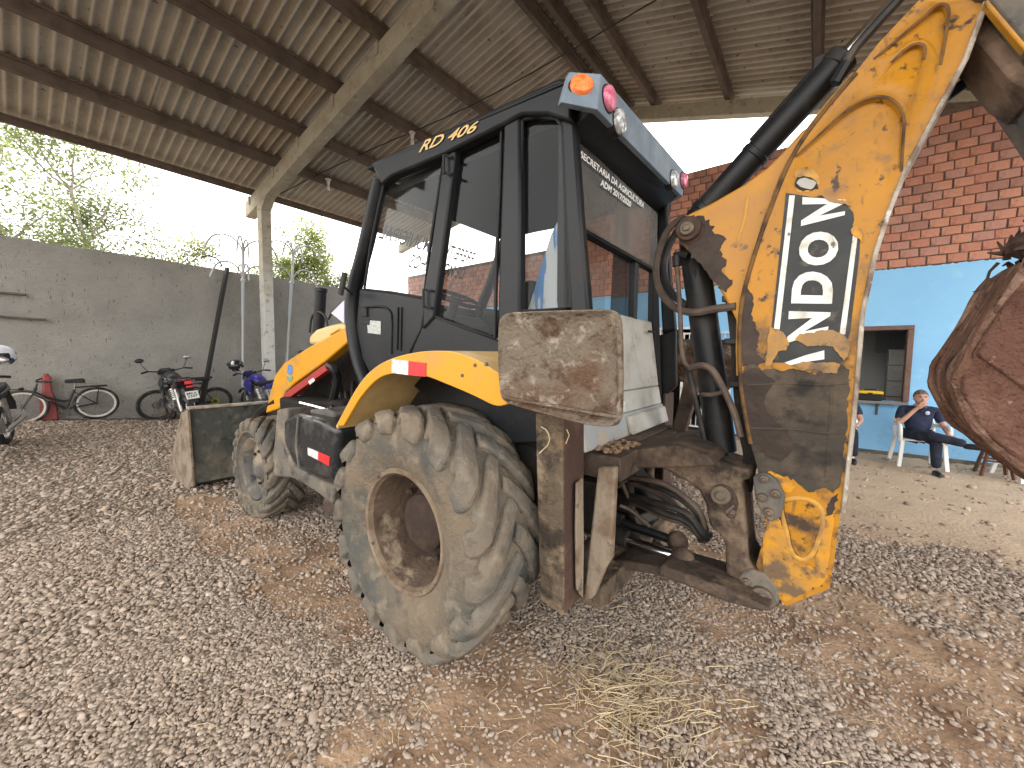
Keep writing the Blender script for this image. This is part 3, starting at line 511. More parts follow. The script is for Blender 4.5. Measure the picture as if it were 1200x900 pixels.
# ------------------------------------------------------------------ backhoe loader
YC=2.37
m_stepf=mat('muddy_grey_step',(.13,.115,.095),.85,0,[((.25,.205,.15),4,.5,.66),((.05,.047,.042),6,.52,.66)],bump=(16,.6))
BH=thing('backhoe_loader','yellow and black backhoe loader with mud caked wheels and a raised folded boom','backhoe loader',(-1.72,YC,0))
def my(y): return 2*YC-y     # the far side
def tyre_wheel(name,cx,cz,R,yo,wd,rimr,nl,far,front=False):
    w=part(name,BH); sgn=-1 if not far else 1    # outward direction
    yc=(yo+wd/2) if not far else my(yo)-wd/2
    h=wd/2; lug=.031 if not front else .03; Rb=R-lug
    # carcass profile (radius, offset outward positive)
    prof=[(rimr-.01,.72*h),(rimr+.02,.80*h),(rimr+.06,.90*h),((rimr+Rb)/2-.02,1.0*h),((rimr+Rb)/2+.06,1.0*h),(Rb-.07,.95*h),(Rb-.02,.84*h),(Rb,.6*h),(Rb+.006,0),(Rb,-.6*h),(Rb-.02,-.84*h),(Rb-.07,-.95*h),((rimr+Rb)/2,-1.0*h),(rimr+.06,-.9*h),(rimr-.01,-.72*h)]
    mb=MB(); mb.lathe([(r,sgn*o) for r,o in prof],(cx,yc,cz),72,'y')
    def sag(bm):
        for v in bm.verts:
            lim=.004
            if v.co.z<lim+.03:
                d=(lim+.03-v.co.z); v.co.z=lim+.03-d*.35 if v.co.z>-.06 else lim; v.co.y+=(v.co.y-yc)*d*.9
            v.co.z=max(v.co.z,lim-.03)
    sag(mb.bm); t=mb.build('tyre',m_tyre,w,ang=60)
    lb=MB(); r=random.Random(3)
    for side in (1,-1):
        for i in range(nl):
            a0=2*math.pi*(i+(.5 if side<0 else 0))/nl+r.uniform(-.02,.02); rings=[]
            path=[(-.06,0,1),(.15,.06,1),(.40,.17,1),(.66,.30,1),(.86,.40,.985),(.99,.455,.93),(1.05,.47,.865),(1.04,.475,.80)]
            hw0=(.082 if not front else .056)*r.uniform(.92,1.08)
            for k,(u,da,rf) in enumerate(path):
                a=a0-da*(1.15 if not front else 1.1); rad=R*rf+r.uniform(-.004,.004); base=rad-lug-.03
                hw=hw0*(1+.55*u) if k<6 else hw0*(1.5 if k==6 else 1.2)
                dirx=Vector((math.cos(a),0,math.sin(a))); tang=Vector((-math.sin(a),0,math.cos(a)))
                # lug runs diagonally: width direction between tangent and axle
                wv=(tang*.86+Vector((0,sgn*side*.42 if k<5 else sgn*side*.2 if k==5 else 0,0))).normalized()
                cpt=Vector((cx,yc+sgn*side*u*h,cz))
                if k>=5: top=cpt+dirx*rad+Vector((0,sgn*side*lug*.25,0)); bot=Vector((cx,yc+sgn*side*(u-.22)*h,cz))+dirx*(rad-.03)
                else: top=cpt+dirx*rad; bot=cpt+dirx*base
                rings.append([lb.bm.verts.new(p) for p in (bot-wv*hw*.62,top-wv*hw*.5,top-wv*hw*.15+dirx*.004,top+wv*hw*.2+dirx*.004,top+wv*hw*.5,bot+wv*hw*.62)])
            for A,B in zip(rings,rings[1:]):
                for j in range(5): lb.bm.faces.new((A[j],A[j+1],B[j+1],B[j]))
            lb.bm.faces.new(rings[0][::-1]); lb.bm.faces.new(rings[-1])
    sag(lb.bm); lb.build('tread',m_lug,w,bevel=.02 if not front else .01,seg=2,ang=50)
    MB().lathe([(rimr+.012+.016*math.cos(q),sgn*(.74*h+.016*math.sin(q))) for q in [2*math.pi*k/8 for k in range(8)]],(cx,yc,cz),56,'y',True).build('rim_gap',m_seal,w)
    # rim
    o=.66*h
    if not front:
        pr=[(rimr+.012,.72*h),(rimr+.022,.78*h),(rimr+.012,.84*h),(rimr-.008,.82*h),(rimr-.02,.70*h),(rimr-.035,.55*h),(rimr-.05,.2*h),(rimr-.06,-.25*h),(rimr-.075,-.42*h)]
        MB().lathe([(q,sgn*z) for q,z in pr[:5]],(cx,yc,cz),56,'y').build('rim',m_rim,w,ang=50); MB().lathe([(q,sgn*z) for q,z in pr[4:]],(cx,yc,cz),56,'y').build('rim_barrel',m_barrel,w,ang=50)
        pr=[(rimr-.066,-.22*h),(rimr-.10,-.26*h),(.19,-.16*h),(.165,-.14*h),(.16,.20*h),(.14,.27*h),(.001,.29*h)]
        d=MB().lathe([(q,sgn*z) for q,z in pr],(cx,yc,cz),40,'y')
        d.build('wheel_disc',m_rim_dark,w,ang=40)
        for k in range(8):
            a=2*math.pi*k/8+.2; p=Vector((cx+.225*math.cos(a),yc-sgn*.2*h,cz+.225*math.sin(a))); MB().cyl(p,p+Vector((0,sgn*.035,0)),.018,n=6).build('wheel_nut',m_rim_dark,w)
    else:
        pr=[(rimr+.01,.72*h),(rimr+.02,.79*h),(rimr+.005,.84*h),(rimr-.015,.75*h),(rimr-.035,.5*h),(rimr-.045,.34*h),(.14,.42*h),(.12,.50*h),(.095,.66*h),(.06,.72*h),(.001,.74*h)]
        MB().lathe([(q,sgn*z) for q,z in pr],(cx,yc,cz),44,'y').build('rim',m_rim_front,w,ang=40)
        for k in range(8):
            a=2*math.pi*k/8; p=Vector((cx+.16*math.cos(a),yc+sgn*.38*h,cz+.16*math.sin(a))); MB().cyl(p,p+Vector((0,sgn*.03,0)),.015,n=6).build('wheel_nut',m_rim_dark,w)
for far in (False,True):
    tyre_wheel('rear_wheel',-1.72,.655,.668,1.20,.47,.325,17,far)
    tyre_wheel('front_wheel',-4.30,.485,.495,1.36,.34,.295,18,far,True)
# chassis, axles, gearbox: dark iron under the machine
mb=MB().ab((-4.9,2.12,.55),(-.95,2.22,.85)).ab((-4.9,2.52,.55),(-.95,2.62,.85)); mb.build('chassis_beam',m_dark,BH,bevel=.01)
MB().cyl((-1.72,1.45,.655),(-1.72,my(1.45),.655),.13).ball((-1.72,YC,.655),.25,(1,1.1,1)).build('rear_axle',m_dark,BH)
MB().cyl((-4.3,1.6,.485),(-4.3,my(1.6),.485),.09).ball((-4.3,YC,.47),.17).build('front_axle',m_dark,BH)
MB().ab((-3.6,2.05,.42),(-1.95,2.69,1.05)).cyl((-3.7,YC,.5),(-4.2,YC,.48),.05).build('gearbox',m_dark,BH,bevel=.05)
MB().ab((-4.75,2.02,.85),(-2.9,2.72,1.66)).build('engine_block',m_dark,BH,bevel=.03)
b=MB()
for i in range(7): b.tube([(-3.9+i*.13,2.0,1.35-.05*(i%3)),(-3.7+i*.12,1.95-.02*i,1.05),(-3.3+i*.1,1.98,.98+.03*i),(-2.95,2.0,1.0+.05*i)],.018,6,2)
b.build('engine_hose',m_hose,BH)
# cab floor / belly so no daylight shows under the cab
MB().ab((-2.75,1.72,1.0),(-1.0,my(1.72),1.12)).build('cab_floor',m_dark,BH)
# ---- cab
ys=1.65
def pillar(pts,r,y,name,fl=1.4,th=None):
    return MB().tube([U(a,b,'y',y) for a,b in pts],r,10,2,fl).build(name,m_black,BH,ang=60)
def mirror_build(fn):
    """a near-side part and its twin on the far side"""
    for far in (False,True): fn(far)
def mpts(pts,far,y=ys): 
    P=[U(a,b,'y',y) for a,b in pts]
    return [Vector((p.x,my(p.y),p.z)) for p in P] if far else P
def side(far):
    s=-1 if far else 1
    MB().tube(mpts([(446,211),(437,252),(426,300),(414,340),(413,380),(420,422),(434,458)],far),.050,10,2,1.2).build('front_pillar',m_black,BH,ang=60)
    MB().prism(mpts([(520,176),(534,172),(528,215),(521,270),(513,330),(508,372),(495,386),(496,345),(505,290),(513,232)],far,1.625),(0,s*.055,0)).build('door_pillar',m_black,BH,bevel=.012)
    MB().prism(mpts([(590,140),(609,132),(609,250),(609,405),(582,405),(585,300),(588,200)],far,1.625),(0,s*.06,0)).build('rear_side_pillar',m_black,BH,bevel=.014)
    MB().prism(mpts([(655,128),(672,128),(680,250),(690,365),(668,368),(662,260)],far,1.64),(0,s*.06,0)).build('corner_pillar',m_black,BH,bevel=.014)
    # rail above the windows
    MB().prism(mpts([(434,190),(560,135),(655,91),(672,91),(668,142),(640,133),(610,134),(588,146),(536,172),(521,180),(458,206),(446,216)],far,1.605),(0,s*.08,0)).build('roof_rail',m_black,BH,bevel=.014)
    # lower skin with the door
    MB().prism(mpts([(508,370),(583,398),(609,400),(690,362),(692,470),(640,520),(560,520),(470,440),(482,412),(494,384)],far,1.64),(0,s*.05,0)).build('side_panel',m_black,BH,bevel=.012)
    dr=MB().prism(mpts([(421,338),(460,342),(499,350),(494,386),(482,410),(468,440),(440,452),(424,420),(417,382)],far,1.645),(0,s*.04,0)).build('door',m_black,BH,bevel=.012)
    if not far:
        MB().tube(mpts([(424,366),(424,360),(447,359),(455,362),(459,370),(458,415)],far,1.64),.009,8,1).tube(mpts([(466,360),(465,410)],far,1.64),.008,6).tube(mpts([(470,360),(469,411)],far,1.64),.009,6).build('pressed_rib',m_black,dr)
        MB().px([(421,372),(433,374),(432,381),(421,379)],1.635,.02).px([(421,360),(429,361),(429,371),(421,370)],1.63,.03).build('handle',m_seal,dr,bevel=.003)
        MB().px([(430,375),(446,376.5),(446,392),(431,390)],1.641,.003).build('door_sticker',mat('pale_sticker',(.5,.52,.5),.5,0,[((.25,.27,.27),70,.45,.6)]),dr)
        for c in ((521,190),(497,347)): MB().tube(mpts([(c[0]-1,c[1]-8),(c[0]-1,c[1]+14)],far,1.60),.008,8).tube(mpts([(c[0],c[1]-8),(c[0]+9,c[1]-6)],far,1.61),.008,6).tube(mpts([(c[0],c[1]+12),(c[0]+9,c[1]+14)],far,1.61),.008,6).build('hinge',m_seal,dr)
    # glass and rubber seals
    for nm,pts,g in (('door_glass',[(452,207),(521,181),(513,232),(503,295),(497,349),(460,343),(427,339),(434,290),(443,245)],g_side),('quarter_glass',[(535,178),(588,149),(586,220),(582,300),(580,396),(545,385),(510,371),(517,310),(525,245)],g_dark),('corner_glass',[(612,140),(630,136),(652,138),(660,150),(664,250),(669,360),(640,364),(610,364),(609,250)],g_dark)):
        P=mpts(pts,far,1.668); mb=MB(); f=mb.bm.faces.new([mb.bm.verts.new(p) for p in P]); bmesh.ops.triangulate(mb.bm,faces=[f]); o=mb.build(nm,g,BH,smooth=False)
        if not far:
            MB().tube(mpts(pts+[pts[0]],far,1.648),.011,8).build('glass_seal',m_seal,o)
mirror_build(side)
# roof slab and rear visor
zr=2.865; rp=[(-2.60,1.60),(-.97,1.59),(-.86,1.63),(-.86,3.06),(-.97,my(1.59)),(-2.60,my(1.60))]
mb=MB(); a=[mb.bm.verts.new((x,y,2.842+(.085*(-x-.9)/1.7))) for x,y in rp]; b=[mb.bm.verts.new((x if x>-1 else x+.03,y+(.03 if y<YC else -.03),2.885+(.092*(-x-.9)/1.7))) for x,y in rp]
mb.bm.faces.new(a[::-1]); mb.bm.faces.new(b)
for i in range(6): mb.bm.faces.new((a[i],a[(i+1)%6],b[(i+1)%6],b[i]))
mb.build('roof',m_black,BH,bevel=.012)
MB().ab((-2.5,1.72,2.76),(-1.05,my(1.72),2.805)).build('roof_lining',m_seal,BH)
vz0,vz1=2.69,2.872
VP=[U(657,119,'x',-.93),Vector((-.80,1.60,2.675)),Vector((-.80,2.95,2.745)),Vector((-.93,3.05,2.75))]
VT=[U(667,84,'x',-.93),Vector((-.80,1.625,2.835)),Vector((-.80,2.985,2.925)),Vector((-.93,3.08,2.93))]
mb=MB()
vb=[mb.bm.verts.new(p) for p in VP]; vt=[mb.bm.verts.new(p) for p in VT]; ib=[mb.bm.verts.new(p+Vector((-.03,0.02 if p.y<YC else -.02,0))) for p in VP]; it=[mb.bm.verts.new(p+Vector((-.03,0.02 if p.y<YC else -.02,0))) for p in VT]
for i in range(3):
    mb.bm.faces.new((vb[i],vb[i+1],vt[i+1],vt[i])); mb.bm.faces.new((ib[i+1],ib[i],it[i],it[i+1])); mb.bm.faces.new((vt[i],vt[i+1],it[i+1],it[i])); mb.bm.faces.new((vb[i+1],vb[i],ib[i],ib[i+1]))
mb.bm.faces.new((vb[0],vt[0],it[0],ib[0])); mb.bm.faces.new((vb[3],ib[3],it[3],vt[3]))
VIS=mb.build('rear_visor',m_visor,BH,bevel=.004)
# dark shroud that closes the visor back to the cab
MB().prism([(-.84,1.63,2.70),(-.84,2.97,2.755),(-1.0,3.0,2.70),(-1.02,1.68,2.66)],(0,0,.11)).build('visor_soffit',m_black,BH)
def lamp(px,py,nrm,r,m,lens):
    nrm=Vector(nrm).normalized()
    p=U(px,py,'x',-.806) if abs(nrm.y)<.1 else U(px,py,'x',-.875)
    q=MB().cyl(p-nrm*.03,p+nrm*.010,r*1.12,n=24).build('lamp_rim',m_seal,BH)
    R=nrm.to_track_quat('Z','Y').to_matrix().to_4x4(); mb=MB().lathe([(r,.0),(r*.98,.022),(r*.9,.030),(r*.6,.037),(.001,.04)],(0,0,0),24,'z'); mb.bm.transform(Matrix.Translation(p)@R); mb.build(lens,m,q)
nf=(VP[1]-VP[0]).cross(VT[0]-VP[0]); nf=nf if nf.x>0 else -nf
lamp(681,104,nf,.052,m_orange,'orange_lens'); lamp(710.5,117,(1,0,0),.052,m_pink,'red_lens'); lamp(722.5,144,(1,0,0),.055,m_clear,'clear_lens'); lamp(787,211,(1,0,0),.055,m_clear,'clear_lens'); lamp(798.5,212,(1,0,0),.05,m_pink,'red_lens')
# rear face: frame, upper and lower glass, white console panel
xr=-1.0
def rp_(pts,x=xr): return [U(a,b,'x',x) for a,b in pts]
MB().prism([(-1.0,1.72,2.66),(-1.0,3.02,2.66),(-1.0,3.02,2.82),(-1.0,1.72,2.82)],(-.05,0,0)).build('rear_header',m_black,BH,bevel=.01)
for y0 in (1.675,3.0): MB().prism([(-1.0,y0,2.75),(-1.0,y0+.07,2.75),(-.985,y0+.07,1.9),(-.90,y0+.07,1.15),(-.90,y0,1.15),(-.985,y0,1.9)],(-.05,0,0)).build('rear_pillar',m_black,BH,bevel=.01)
MB().ab((-1.04,1.745,2.26),(-.985,3.0,2.29)).build('glass_rail',m_seal,BH)
def pane(nm,P,g):
    mb=MB(); mb.bm.faces.new([mb.bm.verts.new(p) for p in P]); return mb.build(nm,g,BH,smooth=False)
pane('rear_upper_glass',[(-.975,1.745,2.27),(-.975,2.995,2.27),(-.985,2.995,2.68),(-.985,1.745,2.68)],g_rear)
pane('rear_lower_glass',[(-1.02,1.76,1.86),(-1.02,2.985,1.86),(-1.025,2.985,2.27),(-1.025,1.76,2.27)],g_dark)
MB().ab((-1.05,2.62,1.86),(-1.0,2.70,2.27)).build('window_stile',m_black,BH,bevel=.01)
for txt,q in (('SECRETARIA DA AGRICULTURA',[(680,184),(754,244.5),(755.5,238),(681,176)]),('ADM 2017/2020',[(703.5,217),(739,243),(740,236.5),(704.5,209)])):
    text_quad('window_lettering',txt,rp_(q,-.966),m_wtext,BH,.03)
# console panel (white, slanting outwards) with grey lower box
pn=MB().prism([(-1.0,1.73,1.885),(-1.0,3.0,1.885),(-.93,3.0,1.40),(-.93,1.73,1.40)],(-.06,0,0)); pn.build('console_panel',m_white,BH,bevel=.012)
MB().prism([(-.93,1.73,1.398),(-.93,3.0,1.398),(-.905,3.0,1.27),(-.905,1.73,1.27)],(-.08,0,0)).build('console_panel',m_white,BH,bevel=.008)
lb=MB().prism([(-.90,1.72,1.268),(-.90,3.02,1.268),(-.875,3.02,1.13),(-.875,1.72,1.13)],(-.12,0,0)).build('lower_console',m_panelgrey,BH,bevel=.012)
MB().prism([(-.872,2.28,1.255),(-.872,2.99,1.255),(-.84,2.99,1.14),(-.84,2.28,1.14)],(-.04,0,0)).build('lower_box',m_white,lb,bevel=.015)
MB().prism(rp_([(727,521),(733,521),(732,560),(728,560)],-.83),(.002,0,0)).build('panel_gap',m_seal,lb) if 0 else None
MB().prism(rp_([(725,470),(733,470),(733,482),(726,482)],-.868),(-.004,0,0)).build('white_sticker',m_whref,lb)
for k in range(4): MB().cyl((-.965,2.82+.03*k,1.80),(-.945,2.82+.03*k,1.80),.008,n=8).build('panel_bolt',m_seal,BH)
# inside: seat, steering wheel, dashboard, levers, added shape for the corner glass reflection
st=part('operator_seat',BH)
MB().ab((-2.15,2.12,1.60),(-1.65,2.62,1.74)).build('cushion',m_dark,st,bevel=.04,seg=3); MB().prism([(-1.68,2.12,1.70),(-1.58,2.12,1.70),(-1.50,2.12,2.12),(-1.58,2.12,2.12)],(0,.5,0)).build('backrest',m_dark,st,bevel=.035,seg=3); MB().cyl((-1.9,YC,1.1),(-1.9,YC,1.6),.12).build('pedestal',m_dark,st)
sw=part('steering_wheel',BH); c0=Vector((-2.40,2.3,2.09)); ax=Vector((.45,0,1)).normalized(); R=ax.to_track_quat('Z','Y').to_matrix().to_4x4()
mb=MB(); mb.tube([(.20*math.cos(a),.20*math.sin(a),0) for a in [2*math.pi*k/24 for k in range(25)]],.016,8); mb.bm.transform(Matrix.Translation(c0)@R); mb.build('wheel_rim',m_seal,sw)
mb=MB(); mb.bar((0,0,-.02),(.19,0,0),.03,.012).bar((0,0,-.02),(-.1,.165,0),.03,.012).bar((0,0,-.02),(-.1,-.165,0),.03,.012).cyl((0,0,-.04),(0,0,.01),.05); mb.bm.transform(Matrix.Translation(c0)@R); mb.build('spokes',m_seal,sw)
MB().cyl(c0-ax*.04,c0-ax*.6,.04).build('column',m_seal,sw)
MB().prism([(-2.85,1.9,1.12),(-2.45,1.9,1.12),(-2.50,1.9,1.88),(-2.62,1.9,1.99),(-2.86,1.9,1.95)],(0,.95,0)).build('dashboard',m_seal,BH,bevel=.03)
mb=MB()
for k in range(4): mb.tube([(-1.3+.03*k,1.95+.1*k,1.2),(-1.28+.03*k,1.95+.1*k,1.72),(-1.25+.04*k,1.96+.1*k,1.84)],.012,6).ball((-1.25+.04*k,1.96+.1*k,1.86),.026)
mb.build('control_levers',m_dark,BH)
ck=mat('blue_and_white_reflection',(.62,.66,.70),.9,0,[((.10,.27,.58),2.6,.49,.53,None,(6,1,.55))],bump=(7,.3,(4,1,.4)))
pl=[U(663,238,'y',1.73),U(668,364,'y',1.73),U(642,366,'y',1.76),U(617,366,'y',1.74),U(632,320,'y',1.76),U(645,275,'y',1.74)]
MB().prism(pl,(0,.03,0)).build('reflection_shape',ck,BH,bevel=.008)  # added solid that stands in for a blue and white reflection in the corner glass
def ws(y,z): return Vector((-2.52-.43*(2.78-z)/.66+.012,y,z))
for tx,y0,y1,z0,z1 in (('PREFEITURA MUNICIPAL',2.78,1.76,2.50,2.60),('DE MORRINHOS',2.74,2.10,2.36,2.46)):
    text_quad('window_lettering',tx,[ws(y0,z0),ws(y1,z0),ws(y1,z1),ws(y0,z1)],m_dtext,BH,.012)
# front windscreen frame
pane('windscreen',[(-2.52,1.72,2.78),(-2.95,1.72,2.12),(-2.95,3.02,2.12),(-2.52,3.02,2.78)],g_clear)
for x0,z0,nm in ((-2.54,2.84,'front_header'),(-2.95,2.08,'windscreen_sill')): MB().ab((x0-.04,1.66,z0-.05),(x0+.04,3.08,z0+.03)).build(nm,m_black,BH,bevel=.01)
MB().prism([(-2.93,1.7,2.06),(-2.86,1.7,1.7),(-2.72,1.7,1.12),(-2.68,1.7,1.12),(-2.82,1.7,1.7),(-2.89,1.7,2.06)],(0,1.34,0)).build('front_bulkhead',m_black,BH)
text_quad('model_lettering','RD 406',[U(490.5,179,'y',1.598),U(558,153.5,'y',1.598),U(561,141,'y',1.598),U(495,165,'y',1.598)],m_gold,BH,.015,.3)
MB().tube([U(404,320,'y',1.5),U(399,345,'y',1.5)],.03,8,0,.5).tube([U(402,335,'y',1.5),U(413,345,'y',1.6)],.008,6).build('side_mirror',m_seal,BH)
# ---- rear mudguard
OUT=[(394,499),(405,478),(417,456),(432,436),(451,423),(475,415),(501,411),(527,411),(545,416),(564,424),(584,437),(598,448)]
INN=[(402,499),(411,484),(420,468),(433,452),(446,441),(461,437),(482,438),(501,441),(523,450),(540,457),(558,465),(581,477),(594,474)]
def chaikin(P):
    for _ in range(2):
        Q=[P[0]]
        for (a,b),(c,d) in zip(P,P[1:]): Q+=[(a*.75+c*.25,b*.75+d*.25),(a*.25+c*.75,b*.25+d*.75)]
        P=Q+[P[-1]]
    return P
OUT=chaikin(OUT); INN=chaikin(INN)
fd=part('mudguard',BH)
MB().px(OUT+INN[::-1],1.235,.02).build('skirt',m_yellow_arm,fd,bevel=.006)
po=[U(a,b,'y',1.235) for a,b in OUT]; mb=MB(); r0=[mb.bm.verts.new(p) for p in po]; yi=[1.72]*len(po); r1=[mb.bm.verts.new((p.x,y,p.z+.006)) for p,y in zip(po,yi)]; r2=[mb.bm.verts.new((p.x,y,p.z-.014)) for p,y in zip(po,yi)]; r3=[mb.bm.verts.new((p.x,1.24,p.z-.02)) for p in po]
for A,B in ((r0,r1),(r1,r2),(r2,r3),(r3,r0)):
    for i in range(len(A)-1): mb.bm.faces.new((A[i],A[i+1],B[i+1],B[i]))
mb.build('top_sheet',m_hood,fd,ang=60)
MB().px([(459,421),(478.5,423),(478,439.5),(459,437)],1.230,.004).build('white_reflector',m_whref,fd); MB().px([(478.7,423),(499,425.5),(498.5,441.5),(478.2,439.5)],1.230,.004).build('red_reflector',m_redref,fd)
for c in ((556,428),(569,427),(541,440)): 
    p=U(c[0],c[1],'y',1.23); MB().cyl(p,p+Vector((0,.01,0)),.008,n=8).build('bolt',m_bolt,fd)
# inner liner behind the tyre
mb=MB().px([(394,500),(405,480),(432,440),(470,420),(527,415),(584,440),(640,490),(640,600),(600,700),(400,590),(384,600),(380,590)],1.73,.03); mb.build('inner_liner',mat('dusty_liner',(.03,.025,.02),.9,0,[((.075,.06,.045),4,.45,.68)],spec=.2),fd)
mb=MB().px([(392,502),(404,482),(418,470),(418,560),(402,600),(385,606),(378,596)],1.52,.03); mb.build('mud_flap',m_steel,fd,bevel=.006)
MB().cyl((-1.72,my(1.24),.655),(-1.72,my(1.7),.655),.95,n=40).build('x',m_dark,None) if 0 else None
mb=MB(); fo=[Vector((p.x,my(1.235),p.z)) for p in po]; a=[mb.bm.verts.new(p) for p in fo]; b=[mb.bm.verts.new((p.x,my(1.72),p.z)) for p in fo]; c=[mb.bm.verts.new((p.x,my(1.72),p.z-.02)) for p in fo]; d=[mb.bm.verts.new((p.x,my(1.235),p.z-.09)) for p in fo]
for A,B in ((a,b),(b,c),(c,d),(d,a)):
    for i in range(len(A)-1): mb.bm.faces.new((A[i],A[i+1],B[i+1],B[i]))
mb.build('mudguard',m_yellow_arm,BH,ang=60)
# ---- side tank, step frame
tk=MB().px([(331,492),(346,485),(372,491),(397,502),(391,566),(372,559),(343,545),(332,520)],1.36,.42).build('side_tank',m_tank,BH,bevel=.045,seg=4)
MB().px([(360.5,524.5),(372.8,529.5),(372.2,539),(360.6,533)],1.355,.004).build('white_reflector',m_whref,tk); MB().px([(373,529.6),(386.2,535.5),(385.4,546),(372.6,539.2)],1.355,.004).build('red_reflector',m_redref,tk)
MB().tube([U(350,487,'y',1.358),U(347,520,'y',1.352),U(351,548,'y',1.358)],.012,6,1).build('tank_strap',m_greysteel,tk)
MB().px([(324,480),(336,478),(335,522),(344,547),(372,562),(392,570),(389,592),(374,580),(356,568),(340,560),(322,559),(317,546),(321,520)],1.40,.35).build('step_frame',m_stepf,BH,bevel=.02,seg=3)
MB().px([(326,465),(345,470),(400,470),(402,500),(350,486),(328,490)],1.62,.4).build('valve_block',m_dark,BH,bevel=.03)
MB().tube([U(352,472,'y',1.5),U(372,477,'y',1.5),U(386,481,'y',1.5),U(390,476,'y',1.5)],.013,6,1).build('brake_pipe',m_chrome,BH); MB().px([(362,480),(380,478),(392,484),(390,496),(364,490)],1.48,.2).build('filter_housing',m_greysteel,BH,bevel=.02)
# ---- loader arms, hood, loader bucket
def arm(far):
    MB().prism(mpts([(311,484),(316,462),(322,440),(333,425),(363,406),(404,384),(407,401),(380,424),(345,449),(334,459),(327,479)],far,1.73),(0,(-1 if far else 1)*.10,0)).build('loader_arm',m_yellow_arm,BH,bevel=.012)
mirror_build(arm)
MB().px([(332,462),(380,427),(382.5,434.5),(334,469.5)],1.715,.06).build('loader_strut',m_red,BH,bevel=.006)
MB().px([(361,447),(367,442.5),(369,446),(363,451)],1.71,.004).build('strut_sticker',m_whref,BH)
MB().tube([U(385,428,'y',1.75),U(392,432,'y',1.75),U(396,445,'y',1.8),U(390,470,'y',1.8)],.035,8,1).build('lift_cylinder',m_blackcyl,BH)
MB().px([(361,404),(362,393),(369,386),(384,381),(398,378),(405,381),(405,392),(380,404)],1.98,.78).build('hood',m_hood,BH,bevel=.04,seg=3)
MB().tube([U(388,392,'y',1.97),U(398,386,'y',1.97),U(402,388,'y',1.97)],.012,6).build('hood_handle',m_yellow_arm,BH)
dc=part('dump_cylinder',BH); MB().cyl(U(373,392,'y',2.2),U(376,342,'y',2.2),.062).build('barrel',m_blackcyl,dc); MB().cyl(U(376,342,'y',2.2),U(376,338,'y',2.2),.07).build('cap',m_blackcyl,dc)
MB().tube([U(363,390,'y',2.2),U(365,370,'y',2.2),U(373,364,'y',2.15),U(382,370,'y',2.2),U(384,386,'y',2.2)],.014,6,2).tube([U(385,374,'y',2.2),U(390,364,'y',2.2),U(400,363,'y',2.2),U(405,366,'y',2.2)],.014,6,2).build('hose',m_hose,dc)
# crest sticker on the arm: blue shield over a green badge, seen as two little emblems
cr=MB().px([(336,432),(338,427.5),(341,427),(343,431),(342.5,436.5),(339.5,440),(336.5,437.5)],1.726,.003).build('crest_sticker',mat('crest_blue',(.06,.16,.42),.5,0,[((.55,.6,.62),110,.55,.6)]),BH)
MB().px([(336.5,441),(339,439.5),(342,439.8),(343,443),(341,447.5),(338,447.5),(336.3,444)],1.726,.003).build('crest_badge',mat('crest_green',(.10,.24,.12),.5,0,[((.6,.55,.3),110,.54,.6)]),cr)
LB=part('loader_bucket',BH); yl,yr=1.22,3.52
pr=[(-5.72,.955),(-5.60,.10),(-5.75,.03),(-6.75,.02),(-6.75,.05),(-5.78,.08),(-5.66,.14),(-5.76,.955)]
MB().prism([(x,yl,z) for x,z in pr],(0,yr-yl,0)).build('shell',mat('scuffed_dark_bucket',(.055,.058,.05),.75,0,[((.20,.15,.10),2.5,.42,.6,(.55,.1)),((.12,.115,.09),7,.5,.66),((.02,.02,.02),5,.55,.68)],bump=(24,.35)),LB,bevel=.006)
MB().ab((-5.79,yl-.01,.955),(-5.69,yr+.01,.985)).build('top_lip',mat('pale_worn_lip',(.45,.40,.33),.7,0,[((.25,.2,.15),8,.45,.65)]),LB,bevel=.006)
for y in (yl-.025,yr): MB().prism([(-5.66,y,.96),(-5.57,y,.08),(-5.8,y,.0),(-6.75,y,.02),(-6.6,y,.2),(-5.95,y,.9)],(0,.025,0)).build('side_plate',m_paleframe,LB,bevel=.004)
MB().tube([U(327,470,'y',1.78),Vector((-5.3,1.8,.9)),Vector((-5.62,1.8,.55))],.06,8,1).tube([Vector((-5.3,my(1.8),.9)),Vector((-5.62,my(1.8),.55))],.06,8).build('bucket_hinge',m_dark,LB)
